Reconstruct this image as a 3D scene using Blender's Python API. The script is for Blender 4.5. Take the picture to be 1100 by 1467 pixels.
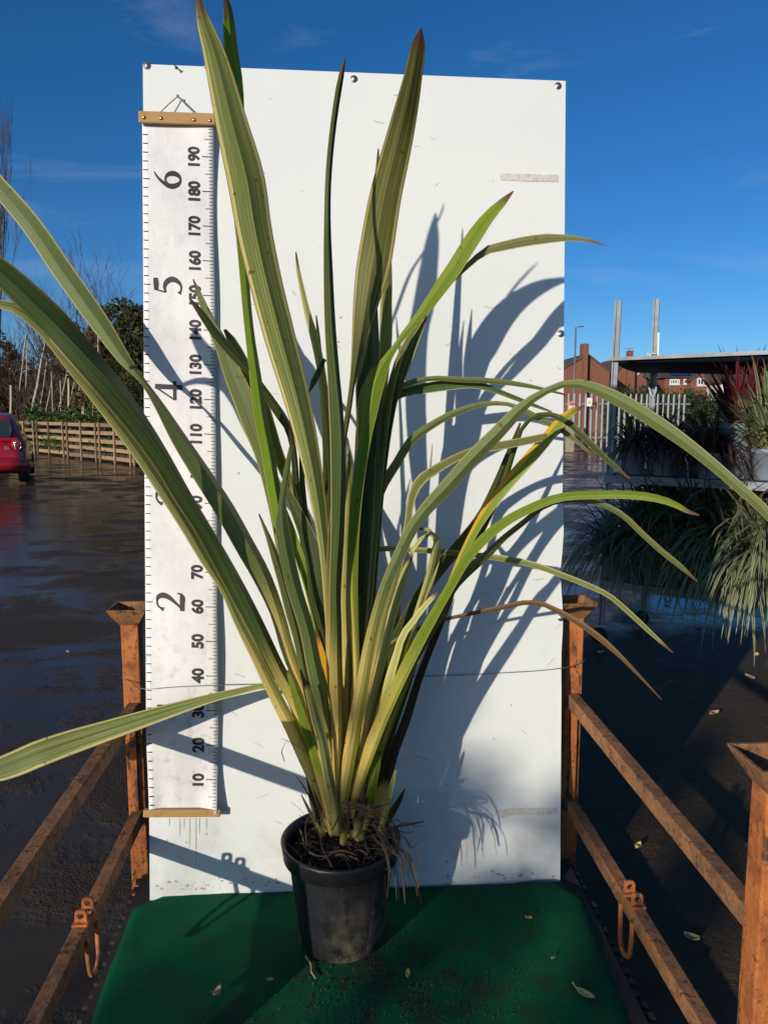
import bpy, bmesh, math, random
import numpy as np
from mathutils import Vector, Matrix, noise
R = math.radians
random.seed(7)
for o in list(bpy.data.objects): bpy.data.objects.remove(o)
SC = bpy.context.scene
COL = SC.collection

# ------------------------------------------------------------------ camera, sky, sun
H = 1.55; PITCH = R(7.3); F = 1102.0; CX, CY = 550.0, 733.5
cam = bpy.data.cameras.new('camera'); camo = bpy.data.objects.new('camera', cam); COL.objects.link(camo)
camo.location = (0, 0, H); camo.rotation_euler = (R(90) - PITCH, 0, 0)
cam.sensor_fit = 'VERTICAL'; cam.sensor_height = 24.0; cam.lens = 24.0 * F / 1467.0
cam.clip_start = 0.05; cam.clip_end = 2500
SC.camera = camo
SUN_EL, SUN_AZ = R(14.0), R(34.5)
SDIR = Vector((math.cos(SUN_EL) * math.sin(SUN_AZ), math.cos(SUN_EL) * math.cos(SUN_AZ), -math.sin(SUN_EL)))
W = bpy.data.worlds.new('World'); SC.world = W; W.use_nodes = True
nt = W.node_tree; N = nt.nodes; L = nt.links; N.clear()
wo = N.new('ShaderNodeOutputWorld'); bg = N.new('ShaderNodeBackground'); sky = N.new('ShaderNodeTexSky')
sky.sky_type = 'NISHITA'; sky.sun_disc = False; sky.sun_elevation = SUN_EL; sky.sun_rotation = R(180) + SUN_AZ
sky.altitude = 0; sky.air_density = 0.75; sky.dust_density = 0.35; sky.ozone_density = 5.0
hs = N.new('ShaderNodeHueSaturation'); hs.inputs['Saturation'].default_value = 1.14; hs.inputs['Value'].default_value = 1.1
tc = N.new('ShaderNodeTexCoord'); mp = N.new('ShaderNodeMapping')
mp.inputs['Location'].default_value = (-5.314, 7.938, 3.432); mp.inputs['Rotation'].default_value = (0.373, 0.104, 0.896); mp.inputs['Scale'].default_value = (1.6, 1.6, 6.5)
nz = N.new('ShaderNodeTexNoise'); nz.inputs['Scale'].default_value = 1.9; nz.inputs['Detail'].default_value = 7; nz.inputs['Roughness'].default_value = 0.58; nz.inputs['Distortion'].default_value = 0.6
rp = N.new('ShaderNodeValToRGB'); rp.color_ramp.elements[0].position = 0.55; rp.color_ramp.elements[1].position = 0.85
rp.color_ramp.elements[1].color = (0.22, 0.22, 0.22, 1)
mx = N.new('ShaderNodeMix'); mx.data_type = 'RGBA'; mx.inputs['B'].default_value = (7.0, 7.3, 7.8, 1)
L.new(tc.outputs['Generated'], mp.inputs['Vector']); L.new(mp.outputs[0], nz.inputs['Vector']); L.new(nz.outputs['Fac'], rp.inputs['Fac'])
L.new(sky.outputs[0], hs.inputs['Color']); L.new(hs.outputs[0], mx.inputs['A']); L.new(rp.outputs[0], mx.inputs['Factor'])
L.new(mx.outputs['Result'], bg.inputs['Color']); bg.inputs['Strength'].default_value = 0.10; L.new(bg.outputs[0], wo.inputs['Surface'])
sl = bpy.data.lights.new('sun', 'SUN'); sl.energy = 4.2; sl.angle = R(0.55); sl.color = (1.0, 0.93, 0.82)
so = bpy.data.objects.new('sun', sl); COL.objects.link(so); so.rotation_euler = SDIR.to_track_quat('-Z', 'Y').to_euler(); so.location = (-20, -30, 30)
SC.view_settings.view_transform = 'Standard'; SC.view_settings.look = 'None'; SC.view_settings.exposure = 0.0; SC.view_settings.gamma = 1.0
SC.view_settings.use_curve_mapping = False
SC.render.engine = 'CYCLES'; SC.cycles.max_bounces = 7; SC.cycles.transparent_max_bounces = 8

# ------------------------------------------------------------------ helpers
CP, SP = math.cos(PITCH), math.sin(PITCH)
CAM = Vector((0, 0, H))
def ray(x, y):                       # direction of a line of sight, 1 unit deep
    a, b = (x - CX) / F, -(y - CY) / F
    return Vector((a, CP + b * SP, -SP + b * CP))
def atY(x, y, Y): r = ray(x, y); return CAM + r * (Y / r.y)
def atz(x, y, z): r = ray(x, y); return CAM + r * ((z - H) / r.z)
def gnd(x, y): return atz(x, y, 0.0)
def depth(p): return (p.y) * CP - (p.z - H) * SP

class MB:
    def __init__(s): s.v = []; s.f = []; s.uv = []; s.mi = []; s.has_uv = False
    def add(s, vs, fs, uvs=None, mi=0):
        b = len(s.v); s.v += [tuple(p) for p in vs]
        for k, f in enumerate(fs):
            s.f.append([b + i for i in f]); s.mi.append(mi)
            s.uv.append(uvs[k] if uvs else [(0, 0)] * len(f))
        if uvs: s.has_uv = True
        return s
    def box(s, c, size, M=None, mi=0):
        hx, hy, hz = (k / 2 for k in size); c = Vector(c)
        vs = [Vector((x, y, z)) for z in (-hz, hz) for y in (-hy, hy) for x in (-hx, hx)]
        if M: vs = [M @ v for v in vs]
        return s.add([v + c for v in vs], [(0, 2, 3, 1), (4, 5, 7, 6), (0, 1, 5, 4), (2, 6, 7, 3), (0, 4, 6, 2), (1, 3, 7, 5)], mi=mi)
    def bar(s, a, b, w, h, up=(0, 0, 1), mi=0):       # box section along a-b, w sideways, h along up
        a, b = Vector(a), Vector(b); t = (b - a); l = t.length; t.normalize(); sd = t.cross(Vector(up)).normalized(); u = sd.cross(t)
        M = Matrix((sd, t, u)).transposed()
        return s.box((a + b) / 2, (w, l, h), M, mi)
    def tube(s, pts, rad, n=6, cap=True, mi=0):
        pts = [Vector(p) for p in pts]; k = len(pts)
        if not hasattr(rad, '__len__'): rad = [rad] * k
        vs = []; ref = Vector((0.31, 0.17, 0.93))
        for i, p in enumerate(pts):
            t = (pts[min(i + 1, k - 1)] - pts[max(i - 1, 0)]).normalized()
            if abs(t.dot(ref)) > 0.97: ref = Vector((0.9, 0.3, -0.1))
            a = t.cross(ref).normalized(); b = a.cross(t)
            vs += [p + (a * math.cos(2 * math.pi * j / n) + b * math.sin(2 * math.pi * j / n)) * rad[i] for j in range(n)]
        fs = [(i * n + j, i * n + (j + 1) % n, (i + 1) * n + (j + 1) % n, (i + 1) * n + j) for i in range(k - 1) for j in range(n)]
        if cap: fs += [tuple(range(n - 1, -1, -1)), tuple(range((k - 1) * n, k * n))]
        return s.add(vs, fs, mi=mi)
    def lathe(s, prof, c, n=48, mi=0, f=None):
        c = Vector(c); vs = []
        for (r, z) in prof:
            for j in range(n):
                a = 2 * math.pi * j / n; rr = f(r, z, a) if f else r
                vs.append(c + Vector((rr * math.cos(a), rr * math.sin(a), z)))
        fs = [(i * n + j, i * n + (j + 1) % n, (i + 1) * n + (j + 1) % n, (i + 1) * n + j) for i in range(len(prof) - 1) for j in range(n)]
        return s.add(vs, fs, mi=mi)
    def prism(s, poly, d, mi=0):                       # polygon (list of 3D) extruded by vector d
        d = Vector(d); n = len(poly); a = [Vector(p) for p in poly]
        return s.add(a + [p + d for p in a], [tuple(range(n - 1, -1, -1)), tuple(range(n, 2 * n))] + [(i, (i + 1) % n, n + (i + 1) % n, n + i) for i in range(n)], mi=mi)
    def mesh(s, name, mats, smooth=False):
        m = bpy.data.meshes.new(name); m.from_pydata(s.v, [], s.f)
        for x in (mats if isinstance(mats, (list, tuple)) else [mats]): m.materials.append(x)
        if len(m.materials) > 1: m.polygons.foreach_set('material_index', s.mi)
        if s.has_uv:
            u = m.uv_layers.new(name='UVMap'); flat = [c for f in s.uv for p in f for c in p]; u.data.foreach_set('uv', flat)
        if smooth: m.polygons.foreach_set('use_smooth', [True] * len(m.polygons))
        m.update(); return m
    def build(s, name, mats, parent=None, smooth=False, bevel=0, fix=False):
        m = s.mesh(name, mats, smooth)
        if fix:
            b = bmesh.new(); b.from_mesh(m); bmesh.ops.recalc_face_normals(b, faces=b.faces); b.to_mesh(m); b.free()
        o = link(name, m, parent)
        if bevel:
            md = o.modifiers.new('bevel', 'BEVEL'); md.width = bevel; md.segments = 2; md.limit_method = 'ANGLE'
        return o
def link(name, mesh, parent=None):
    o = bpy.data.objects.new(name, mesh); COL.objects.link(o)
    if parent is not None:
        o.parent = parent; o.matrix_parent_inverse = Matrix.LocRotScale(parent.location, parent.rotation_euler, parent.scale).inverted()
    return o
def tag(o, label=None, cat=None, group=None, kind=None):
    if label: o['label'] = label
    if cat: o['category'] = cat
    if group: o['group'] = group
    if kind: o['kind'] = kind
    return o
def thing(name, loc, label, cat, group=None):
    o = bpy.data.objects.new(name, None); COL.objects.link(o); o.location = loc; o.empty_display_size = 0.1
    return tag(o, label, cat, group)
def copy_tree(o, parent=None):
    c = o.copy(); COL.objects.link(c)
    if parent is not None: c.parent = parent
    for ch in [x for x in o.children]: copy_tree(ch, c)
    return c
def catmull(P, m, nd=2):
    P = np.array(P, float); k = len(P)
    d = np.r_[0, np.cumsum(np.maximum(np.linalg.norm(np.diff(P[:, :nd], axis=0), axis=1), 1e-6))]
    # monotone-ish cubic by arclength
    t = np.linspace(0, d[-1], m); out = np.zeros((m, P.shape[1]))
    for c in range(P.shape[1]):
        y = P[:, c]; h = np.diff(d); dl = np.diff(y) / h
        s = np.zeros(k); s[0], s[-1] = dl[0], dl[-1]
        for i in range(1, k - 1): s[i] = (dl[i - 1] * h[i] + dl[i] * h[i - 1]) / (h[i - 1] + h[i])
        if c >= nd:
            for i in range(1, k - 1):
                if dl[i - 1] * dl[i] <= 0: s[i] = 0
        j = np.clip(np.searchsorted(d, t, side='right') - 1, 0, k - 2); u = (t - d[j]) / h[j]
        out[:, c] = ((2 * u**3 - 3 * u**2 + 1) * y[j] + (u**3 - 2 * u**2 + u) * h[j] * s[j] + (-2 * u**3 + 3 * u**2) * y[j + 1] + (u**3 - u**2) * h[j] * s[j + 1])
    return out

# ------------------------------------------------------------------ materials
class G:                                            # small node-graph writer
    def __init__(s, name):
        s.m = bpy.data.materials.new(name); s.m.use_nodes = True; s.t = s.m.node_tree; s.t.nodes.clear()
        s.out = s.t.nodes.new('ShaderNodeOutputMaterial'); s.p = s.t.nodes.new('ShaderNodeBsdfPrincipled'); s.t.links.new(s.p.outputs[0], s.out.inputs[0])
    def set(s, sock, v):
        if isinstance(v, bpy.types.NodeSocket): s.t.links.new(v, sock)
        elif hasattr(v, '__len__') and len(v) == 3 and len(sock.default_value) == 4: sock.default_value = (*v, 1)
        else: sock.default_value = v
    def P(s, **k):
        for a, v in k.items(): s.set(s.p.inputs[a.replace('_', ' ')], v)
        return s
    def n(s, typ, **k):
        x = s.t.nodes.new('ShaderNode' + typ)
        for a, v in k.items():
            if hasattr(x, a): setattr(x, a, v)
            else: s.set(x.inputs[a.replace('_', ' ')], v)
        return x
    def coord(s, which='Object', scale=(1, 1, 1), rot=(0, 0, 0), loc=(0, 0, 0)):
        c = s.n('TexCoord'); m = s.n('Mapping', Scale=scale, Rotation=rot, Location=loc); s.t.links.new(c.outputs[which], m.inputs[0]); return m.outputs[0]
    def pos(s, scale=(1, 1, 1), rot=(0, 0, 0)):
        c = s.n('NewGeometry'); m = s.n('Mapping', Scale=scale, Rotation=rot); s.t.links.new(c.outputs['Position'], m.inputs[0]); return m.outputs[0]
    def noise(s, vec, scale, detail=4, rough=0.55, dist=0.0): return s.n('TexNoise', Vector=vec, Scale=scale, Detail=detail, Roughness=rough, Distortion=dist).outputs['Fac']
    def vor(s, vec, scale, feature='F1'): return s.n('TexVoronoi', feature=feature, Vector=vec, Scale=scale).outputs['Distance']
    def ramp(s, fac, *st):
        r = s.n('ValToRGB'); s.t.links.new(fac, r.inputs[0]); e = r.color_ramp.elements
        while len(e) < len(st): e.new(0.5)
        for i, (p, c) in enumerate(st):
            e[i].position = p; e[i].color = (c, c, c, 1) if not hasattr(c, '__len__') else (*c, 1)
        return r.outputs[0]
    def mix(s, fac, a, b, blend='MIX'):
        x = s.n('Mix', data_type='RGBA', blend_type=blend); s.set(x.inputs[0], fac); s.set(x.inputs[6], a); s.set(x.inputs[7], b); return x.outputs[2]
    def math(s, op, a, b=0.0, c=0.0):
        x = s.n('Math', operation=op); s.set(x.inputs[0], a); s.set(x.inputs[1], b); s.set(x.inputs[2], c); return x.outputs[0]
    def bump(s, h, strength=0.3, dist=0.01):
        b = s.n('Bump', Strength=strength, Distance=dist); s.t.links.new(h, b.inputs['Height']); s.t.links.new(b.outputs[0], s.p.inputs['Normal']); return s
def plain(name, col, rough=0.6, metal=0.0, var=0.25, scale=30, bump=0.1, spec=0.5):
    g = G(name); v = g.pos(); n = g.noise(v, scale, 5)
    c = g.mix(n, [x * (1 - var) for x in col], [min(1, x * (1 + var)) for x in col])
    g.P(Base_Color=c, Roughness=rough, Metallic=metal); g.p.inputs['Specular IOR Level'].default_value = spec
    if bump: g.bump(n, bump, 0.004)
    return g.m

def leaf_material(name, green, cream, edge=0.72, basey=0.42, tip=0.03, streak=0.5, rim=(0.16, 0.05, 0.02), back=None, gold=None):
    g = G(name); uv = g.n('UVMap').outputs[0]; sx = g.n('SeparateXYZ', Vector=uv); u, v = sx.outputs[0], sx.outputs[1]
    rnd = g.n('ObjectInfo').outputs['Random']
    e = g.math('MULTIPLY', g.math('ABSOLUTE', g.math('SUBTRACT', u, 0.5)), 2.0)
    cv = g.n('CombineXYZ', X=g.math('ADD', g.math('MULTIPLY', u, 9.0), g.math('MULTIPLY', rnd, 40.0)), Y=g.math('MULTIPLY', v, 0.8), Z=g.math('MULTIPLY', rnd, 9.0)).outputs[0]
    st = g.noise(cv, 2.2, 3, 0.6)
    cv2 = g.n('CombineXYZ', X=g.math('ADD', g.math('MULTIPLY', u, 40.0), g.math('MULTIPLY', rnd, 77.0)), Y=g.math('MULTIPLY', v, 2.0)).outputs[0]
    st2 = g.noise(cv2, 2.0, 3, 0.6)
    gr = g.mix(g.ramp(st, (0.48, 0.0), (0.60, streak)), green, [0.5 * a + 0.5 * b for a, b in zip(green, cream)])
    gr = g.mix(g.math('MULTIPLY', g.ramp(st2, (0.35, 0.0), (0.7, 1.0)), 0.45), gr, [x * 0.55 for x in green])
    hv = g.n('HueSaturation', Hue=g.math('ADD', 0.488, g.math('MULTIPLY', rnd, 0.024)), Saturation=1.0, Value=g.math('ADD', 0.8, g.math('MULTIPLY', rnd, 0.4)), Color=gr).outputs[0]
    # cream margins whose inner edge wanders a little
    ee = g.math('ADD', e, g.math('MULTIPLY', g.math('SUBTRACT', st, 0.5), 0.30))
    mar = g.ramp(ee, (edge, 0.0), (min(0.99, edge + 0.03), 1.0))
    crm = g.mix(g.ramp(st2, (0.3, 0.0), (0.75, 0.6)), cream, [c * k for c, k in zip(cream, (0.62, 0.66, 0.5))])
    col = g.mix(g.math('MULTIPLY', mar, g.math('ADD', 0.55, g.math('MULTIPLY', rnd, 0.45))), hv, crm)
    col = g.mix(g.ramp(e, (0.02, 0.6), (0.06, 0.0)), col, [x * 0.35 for x in green])
    # yellowing sheath towards the foot
    bs = g.ramp(g.math('ADD', v, g.math('MULTIPLY', g.math('SUBTRACT', st, 0.5), 0.18)), (0.13, 1.0), (basey + 0.09, 0.0))
    foot = g.mix(g.ramp(st2, (0.3, 0.0), (0.7, 1.0)), (0.90, 0.62, 0.19), (0.74, 0.55, 0.13))
    ug = g.math('ADD', g.math('ADD', u, g.math('MULTIPLY', rnd, 0.22)), g.math('MULTIPLY', g.math('SUBTRACT', st2, 0.5), 0.12))
    foot = g.mix(g.ramp(ug, (0.80, 0.0), (0.90, 0.9)), foot, (0.25, 0.27, 0.012))  # right side painted a darker green, as the half turned away from the sun
    foot = g.mix(g.ramp(v, (0.0, 1.0), (0.06, 0.0)), foot, (0.50, 0.26, 0.09))
    col = g.mix(g.math('MULTIPLY', bs, 0.97), col, foot)
    if gold: col = g.mix(g.math('MULTIPLY', g.ramp(u, (0.25, 1.0), (0.48, 0.0)), g.ramp(v, (0.45, 0.0), (0.7, 1.0))), col, gold)
    # blotches, brown rim and dry tip
    pv = g.pos(); bl = g.noise(pv, 55, 2, 0.5)
    col = g.mix(g.ramp(bl, (0.69, 0.0), (0.73, 0.75)), col, (0.10, 0.045, 0.02))
    col = g.mix(g.ramp(e, (0.93, 0.0), (0.97, 0.75)), col, rim)
    tt = g.ramp(g.math('ADD', v, g.math('MULTIPLY', g.math('SUBTRACT', st2, 0.5), 0.05)), (1 - tip, 0.0), (min(0.999, 1 - tip * 0.4), 1.0))
    col = g.mix(tt, col, (0.13, 0.06, 0.03))
    big = g.noise(pv, 6, 2); col = g.mix(0.2, col, g.mix(big, (0.55, 0.55, 0.5), (1, 1, 1)), 'MULTIPLY')
    g.P(Base_Color=col, Roughness=g.ramp(st2, (0.2, 0.46), (0.8, 0.62))); g.p.inputs['Specular IOR Level'].default_value = 0.24
    g.bump(st2, 0.35, 0.0012)
    tr = g.n('BsdfTranslucent', Color=g.mix(1.0, col, (0.9, 1.0, 0.45), 'MULTIPLY')); ms = g.n('MixShader', Fac=0.16)
    g.t.links.new(g.p.outputs[0], ms.inputs[1]); g.t.links.new(tr.outputs[0], ms.inputs[2]); g.t.links.new(ms.outputs[0], g.out.inputs[0])
    return g.m
CRM = (0.66, 0.57, 0.22)
M_LEAF = {
 's': leaf_material('leaf_striped', (0.150, 0.172, 0.042), CRM, 0.77, 0.27, streak=0.65),
 'g': leaf_material('leaf_green', (0.140, 0.178, 0.052), CRM, 0.88, 0.25, streak=0.25),
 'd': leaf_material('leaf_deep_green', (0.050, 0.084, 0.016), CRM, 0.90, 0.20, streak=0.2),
 'b': leaf_material('leaf_bright', (0.165, 0.250, 0.008), (0.60, 0.56, 0.16), 0.88, 0.30, streak=0.35),
 'o': leaf_material('leaf_gold', (0.20, 0.28, 0.03), (0.60, 0.50, 0.12), 0.84, 0.3, streak=0.4, gold=(0.70, 0.34, 0.01)),
 'y': leaf_material('leaf_yellow', (0.36, 0.36, 0.10), (0.66, 0.58, 0.22), 0.5, 0.6, streak=0.9),
 'x': leaf_material('leaf_dead', (0.15, 0.080, 0.028), (0.26, 0.145, 0.055), 0.6, 0.3, 0.12, streak=0.9, rim=(0.08, 0.03, 0.015)),
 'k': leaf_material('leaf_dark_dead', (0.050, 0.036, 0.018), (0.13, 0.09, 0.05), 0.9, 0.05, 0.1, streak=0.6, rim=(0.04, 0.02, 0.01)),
 'a': leaf_material('leaf_amber', (0.60, 0.24, 0.015), (0.62, 0.34, 0.04), 0.7, 0.1, 0.1, streak=0.6),
}
def rust_material():
    g = G('rusty_paint'); v = g.pos(); n1 = g.noise(v, 14, 6, 0.65); n2 = g.noise(v, 60, 5, 0.6); n3 = g.noise(v, 240, 3)
    col = g.ramp(n1, (0.28, (0.10, 0.036, 0.016)), (0.40, (0.30, 0.090, 0.026)), (0.54, (0.47, 0.145, 0.034)), (0.75, (0.53, 0.180, 0.045)))
    col = g.mix(g.ramp(n2, (0.56, 0.0), (0.68, 0.8)), col, (0.085, 0.036, 0.018))
    col = g.mix(g.ramp(n3, (0.62, 0.0), (0.76, 0.6)), col, (0.035, 0.018, 0.012))
    fl = g.noise(g.pos((1, 1, 0.35)), 26, 5, 0.7, 0.8); col = g.mix(g.ramp(fl, (0.57, 0.0), (0.61, 0.85)), col, (0.060, 0.030, 0.020)); col = g.mix(g.ramp(fl, (0.30, 0.5), (0.36, 0.0)), col, (0.40, 0.22, 0.12))
    g.P(Base_Color=col, Roughness=g.ramp(n2, (0.3, 0.55), (0.7, 0.85))); g.p.inputs['Specular IOR Level'].default_value = 0.35
    g.bump(g.math('ADD', n2, g.math('MULTIPLY', n3, 0.5)), 0.55, 0.004); return g.m
M_RUST = rust_material()
def rust2():
    g = G('brown_rust'); v = g.pos(); n1 = g.noise(v, 18, 6, 0.65); n2 = g.noise(v, 90, 5, 0.65)
    col = g.ramp(n1, (0.3, (0.13, 0.066, 0.034)), (0.5, (0.27, 0.125, 0.052)), (0.72, (0.42, 0.155, 0.050)))
    col = g.mix(g.ramp(n2, (0.52, 0.0), (0.7, 0.75)), col, (0.075, 0.040, 0.022))
    fl = g.noise(v, 38, 5, 0.7, 0.8); col = g.mix(g.ramp(fl, (0.56, 0.0), (0.60, 0.8)), col, (0.050, 0.028, 0.020)); col = g.mix(g.ramp(fl, (0.32, 0.55), (0.38, 0.0)), col, (0.38, 0.23, 0.13))
    g.P(Base_Color=col, Roughness=0.78); g.p.inputs['Specular IOR Level'].default_value = 0.3; g.bump(n2, 0.5, 0.004); return g.m
M_RUST2 = rust2()
def board_material():
    g = G('white_board_paint'); v = g.pos(); n1 = g.noise(v, 1.6, 3); n2 = g.noise(v, 9, 6, 0.7); n3 = g.noise(g.pos((1, 1, 0.12)), 30, 4, 0.6)
    base = g.mix(g.ramp(n1, (0.35, 0.0), (0.7, 1.0)), (0.74, 0.74, 0.69), (0.68, 0.695, 0.66))
    base = g.mix(g.ramp(n2, (0.60, 0.0), (0.80, 0.28)), base, (0.50, 0.47, 0.38))
    z = g.n('SeparateXYZ', Vector=g.pos()).outputs[2]
    low = g.ramp(z, (0.10, 1.0), (0.50, 0.0)) if False else g.math('SUBTRACT', 1.0, g.n('MapRange', Value=z, From_Min=0.15, From_Max=0.55).outputs[0])
    dirt = g.math('MULTIPLY', low, g.ramp(n2, (0.46, 0.0), (0.74, 0.45)))
    base = g.mix(dirt, base, (0.34, 0.29, 0.21))
    spk = g.vor(v, 60); base = g.mix(g.ramp(spk, (0.045, 0.5), (0.075, 0.0)), base, (0.25, 0.20, 0.15))
    sc = g.noise(g.pos((3, 3, 22), (0, 0.25, 0)), 6, 4, 0.7); base = g.mix(g.ramp(sc, (0.68, 0.0), (0.74, 0.18)), base, (0.45, 0.44, 0.42))
    g.P(Base_Color=base, Roughness=g.ramp(n2, (0.3, 0.38), (0.7, 0.52))); g.p.inputs['Specular IOR Level'].default_value = 0.35
    g.bump(g.noise(v, 3, 2), 0.12, 0.02); return g.m
M_BOARD = board_material()
M_EDGE = plain('board_edge', (0.30, 0.20, 0.15), 0.8)
def cloth_material():
    g = G('ruler_canvas'); v = g.pos(); n1 = g.noise(v, 7, 5, 0.65); n2 = g.noise(v, 26, 5, 0.7); n3 = g.noise(g.pos((1, 1, 0.25)), 14, 4)
    c = g.mix(g.ramp(n1, (0.35, 0.0), (0.7, 1.0)), (0.80, 0.77, 0.74), (0.70, 0.665, 0.635))
    z = g.n('SeparateXYZ', Vector=g.pos()).outputs[2]; low = g.math('SUBTRACT', 1.0, g.n('MapRange', Value=z, From_Min=0.35, From_Max=1.1).outputs[0])
    dirt = g.math('MULTIPLY', g.math('ADD', 0.35, low), g.ramp(n2, (0.52, 0.0), (0.72, 0.62)))
    c = g.mix(dirt, c, (0.40, 0.33, 0.26)); c = g.mix(g.ramp(n3, (0.62, 0.0), (0.78, 0.3)), c, (0.45, 0.36, 0.28))
    wr_ = g.noise(g.pos((1.6, 1, 0.6)), 9, 4, 0.6, 1.2); g.P(Base_Color=c, Roughness=0.55); g.bump(g.noise(g.pos((1.5, 1, 0.7)), 6, 3, 0.5, 0.3), 0.22, 0.02); return g.m
M_CLOTH = cloth_material()
M_INK = plain('printed_ink', (0.030, 0.022, 0.026), 0.6, var=0.4, bump=0)
def wood_material(name, a, b, sc=(40, 40, 40)):
    g = G(name); v = g.pos(sc); n = g.noise(v, 1.0, 5, 0.65, 0.5); n2 = g.noise(g.pos(), 30, 4)
    c = g.mix(n, a, b); c = g.mix(g.ramp(n2, (0.58, 0.0), (0.78, 0.6)), c, [x * 0.4 for x in a])
    if name == 'pallet_wood':
        rn = g.n('ObjectInfo').outputs['Random']; c = g.mix(g.ramp(rn, (0.2, 0.0), (0.9, 0.75)), c, (0.17, 0.115, 0.070)); c = g.mix(0.6, c, g.mix(g.noise(g.pos(), 2.5, 4), (0.4, 0.38, 0.35), (1.05, 1, 0.95)), 'MULTIPLY')
    g.P(Base_Color=c, Roughness=0.65); g.bump(n, 0.25, 0.003); return g.m
M_ROD = wood_material('ruler_rod_wood', (0.33, 0.17, 0.055), (0.50, 0.29, 0.115), (6, 60, 60))
M_BRASS = plain('brass', (0.55, 0.42, 0.20), 0.35, 1.0, 0.15, 60, 0)
M_ZINC = plain('zinc_screw', (0.42, 0.42, 0.41), 0.42, 0.9, 0.3, 200, 0.1)
M_CORD = plain('grey_cord', (0.16, 0.15, 0.15), 0.8, bump=0)
M_WIRE = plain('steel_wire', (0.30, 0.31, 0.33), 0.4, 0.8, bump=0)
def tape_material():
    g = G('old_masking_tape'); n = g.noise(g.pos(), 70, 5, 0.7); c = g.ramp(n, (0.25, (0.36, 0.31, 0.25)), (0.5, (0.60, 0.56, 0.48)), (0.8, (0.70, 0.67, 0.60)))
    g.P(Base_Color=c, Roughness=0.8); g.bump(n, 0.4, 0.002); return g.m
M_TAPE = tape_material()
def carpet_material():
    g = G('green_turf_carpet'); v = g.pos(); n1 = g.noise(v, 3.0, 4, 0.6); n2 = g.noise(v, 420, 3, 0.7); n3 = g.noise(v, 11, 5, 0.7)
    c = g.mix(n2, (0.000, 0.055, 0.022), (0.006, 0.185, 0.075)); c = g.mix(0.55, c, g.mix(g.ramp(n1, (0.3, 0.0), (0.7, 1.0)), (0.35, 0.42, 0.42), (1.1, 1.1, 1.1)), 'MULTIPLY')
    # trodden-in soil, most of it round the pot
    d = g.n('VectorMath', operation='DISTANCE'); g.set(d.inputs[0], g.pos((1, 1, 0))); g.set(d.inputs[1], (0.02, 1.72, 0)); 
    near = g.n('MapRange', Value=d.outputs['Value'], From_Min=0.1, From_Max=0.5, To_Min=0.9, To_Max=0.28).outputs[0]
    c = g.mix(g.math('MULTIPLY', near, g.ramp(n3, (0.45, 0.0), (0.66, 1.0))), c, (0.034, 0.028, 0.019))
    w = g.n('TexWave', bands_direction='X', Vector=g.pos((1, 1, 1)), Scale=70.0, Distortion=0.4).outputs['Fac']
    g.P(Base_Color=c, Roughness=0.93); g.p.inputs['Specular IOR Level'].default_value = 0.12
    g.bump(g.math('ADD', g.math('MULTIPLY', n2, 0.8), g.math('MULTIPLY', w, 0.25)), 0.9, 0.006); return g.m
M_CARPET = carpet_material()
def pot_material():
    g = G('black_pot_plastic'); v = g.pos(); n = g.noise(v, 16, 6, 0.7); n2 = g.noise(v, 130, 4, 0.7); nst = g.noise(g.pos((1, 1, 0.25)), 34, 4, 0.7)
    s = g.n('SeparateXYZ', Vector=v)
    low = g.math('SUBTRACT', 1.0, g.n('MapRange', Value=s.outputs[2], From_Min=0.16, From_Max=0.37).outputs[0])
    side = g.n('MapRange', Value=s.outputs[0], From_Min=-0.17, From_Max=-0.08).outputs[0]
    mud = g.math('MULTIPLY', g.math('MULTIPLY', g.math('ADD', low, 0.06), side), g.ramp(g.math('ADD', g.math('MULTIPLY', n, 0.6), g.math('MULTIPLY', nst, 0.4)), (0.40, 0.0), (0.62, 1.0)))
    sc = g.ramp(g.noise(g.pos((1, 1, 0.08)), 120, 4, 0.7), (0.62, 0.0), (0.72, 0.5)); c = g.mix(mud, g.mix(sc, g.mix(n2, (0.008, 0.0085, 0.010), (0.020, 0.021, 0.024)), (0.055, 0.052, 0.048)), (0.25, 0.19, 0.12))
    g.P(Base_Color=c, Roughness=g.mix(mud, g.ramp(n, (0.3, 0.34), (0.7, 0.5)), (0.9, 0.9, 0.9))); g.bump(n2, 0.12, 0.003); return g.m
M_POT = pot_material()
def soil_material():
    g = G('dark_soil'); v = g.pos(); n = g.noise(v, 45, 6, 0.75); g.P(Base_Color=g.ramp(n, (0.3, (0.006, 0.004, 0.003)), (0.65, (0.035, 0.022, 0.013)), (0.85, (0.10, 0.065, 0.035))), Roughness=0.9); g.bump(n, 0.9, 0.02); return g.m
M_SOIL = soil_material()
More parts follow.
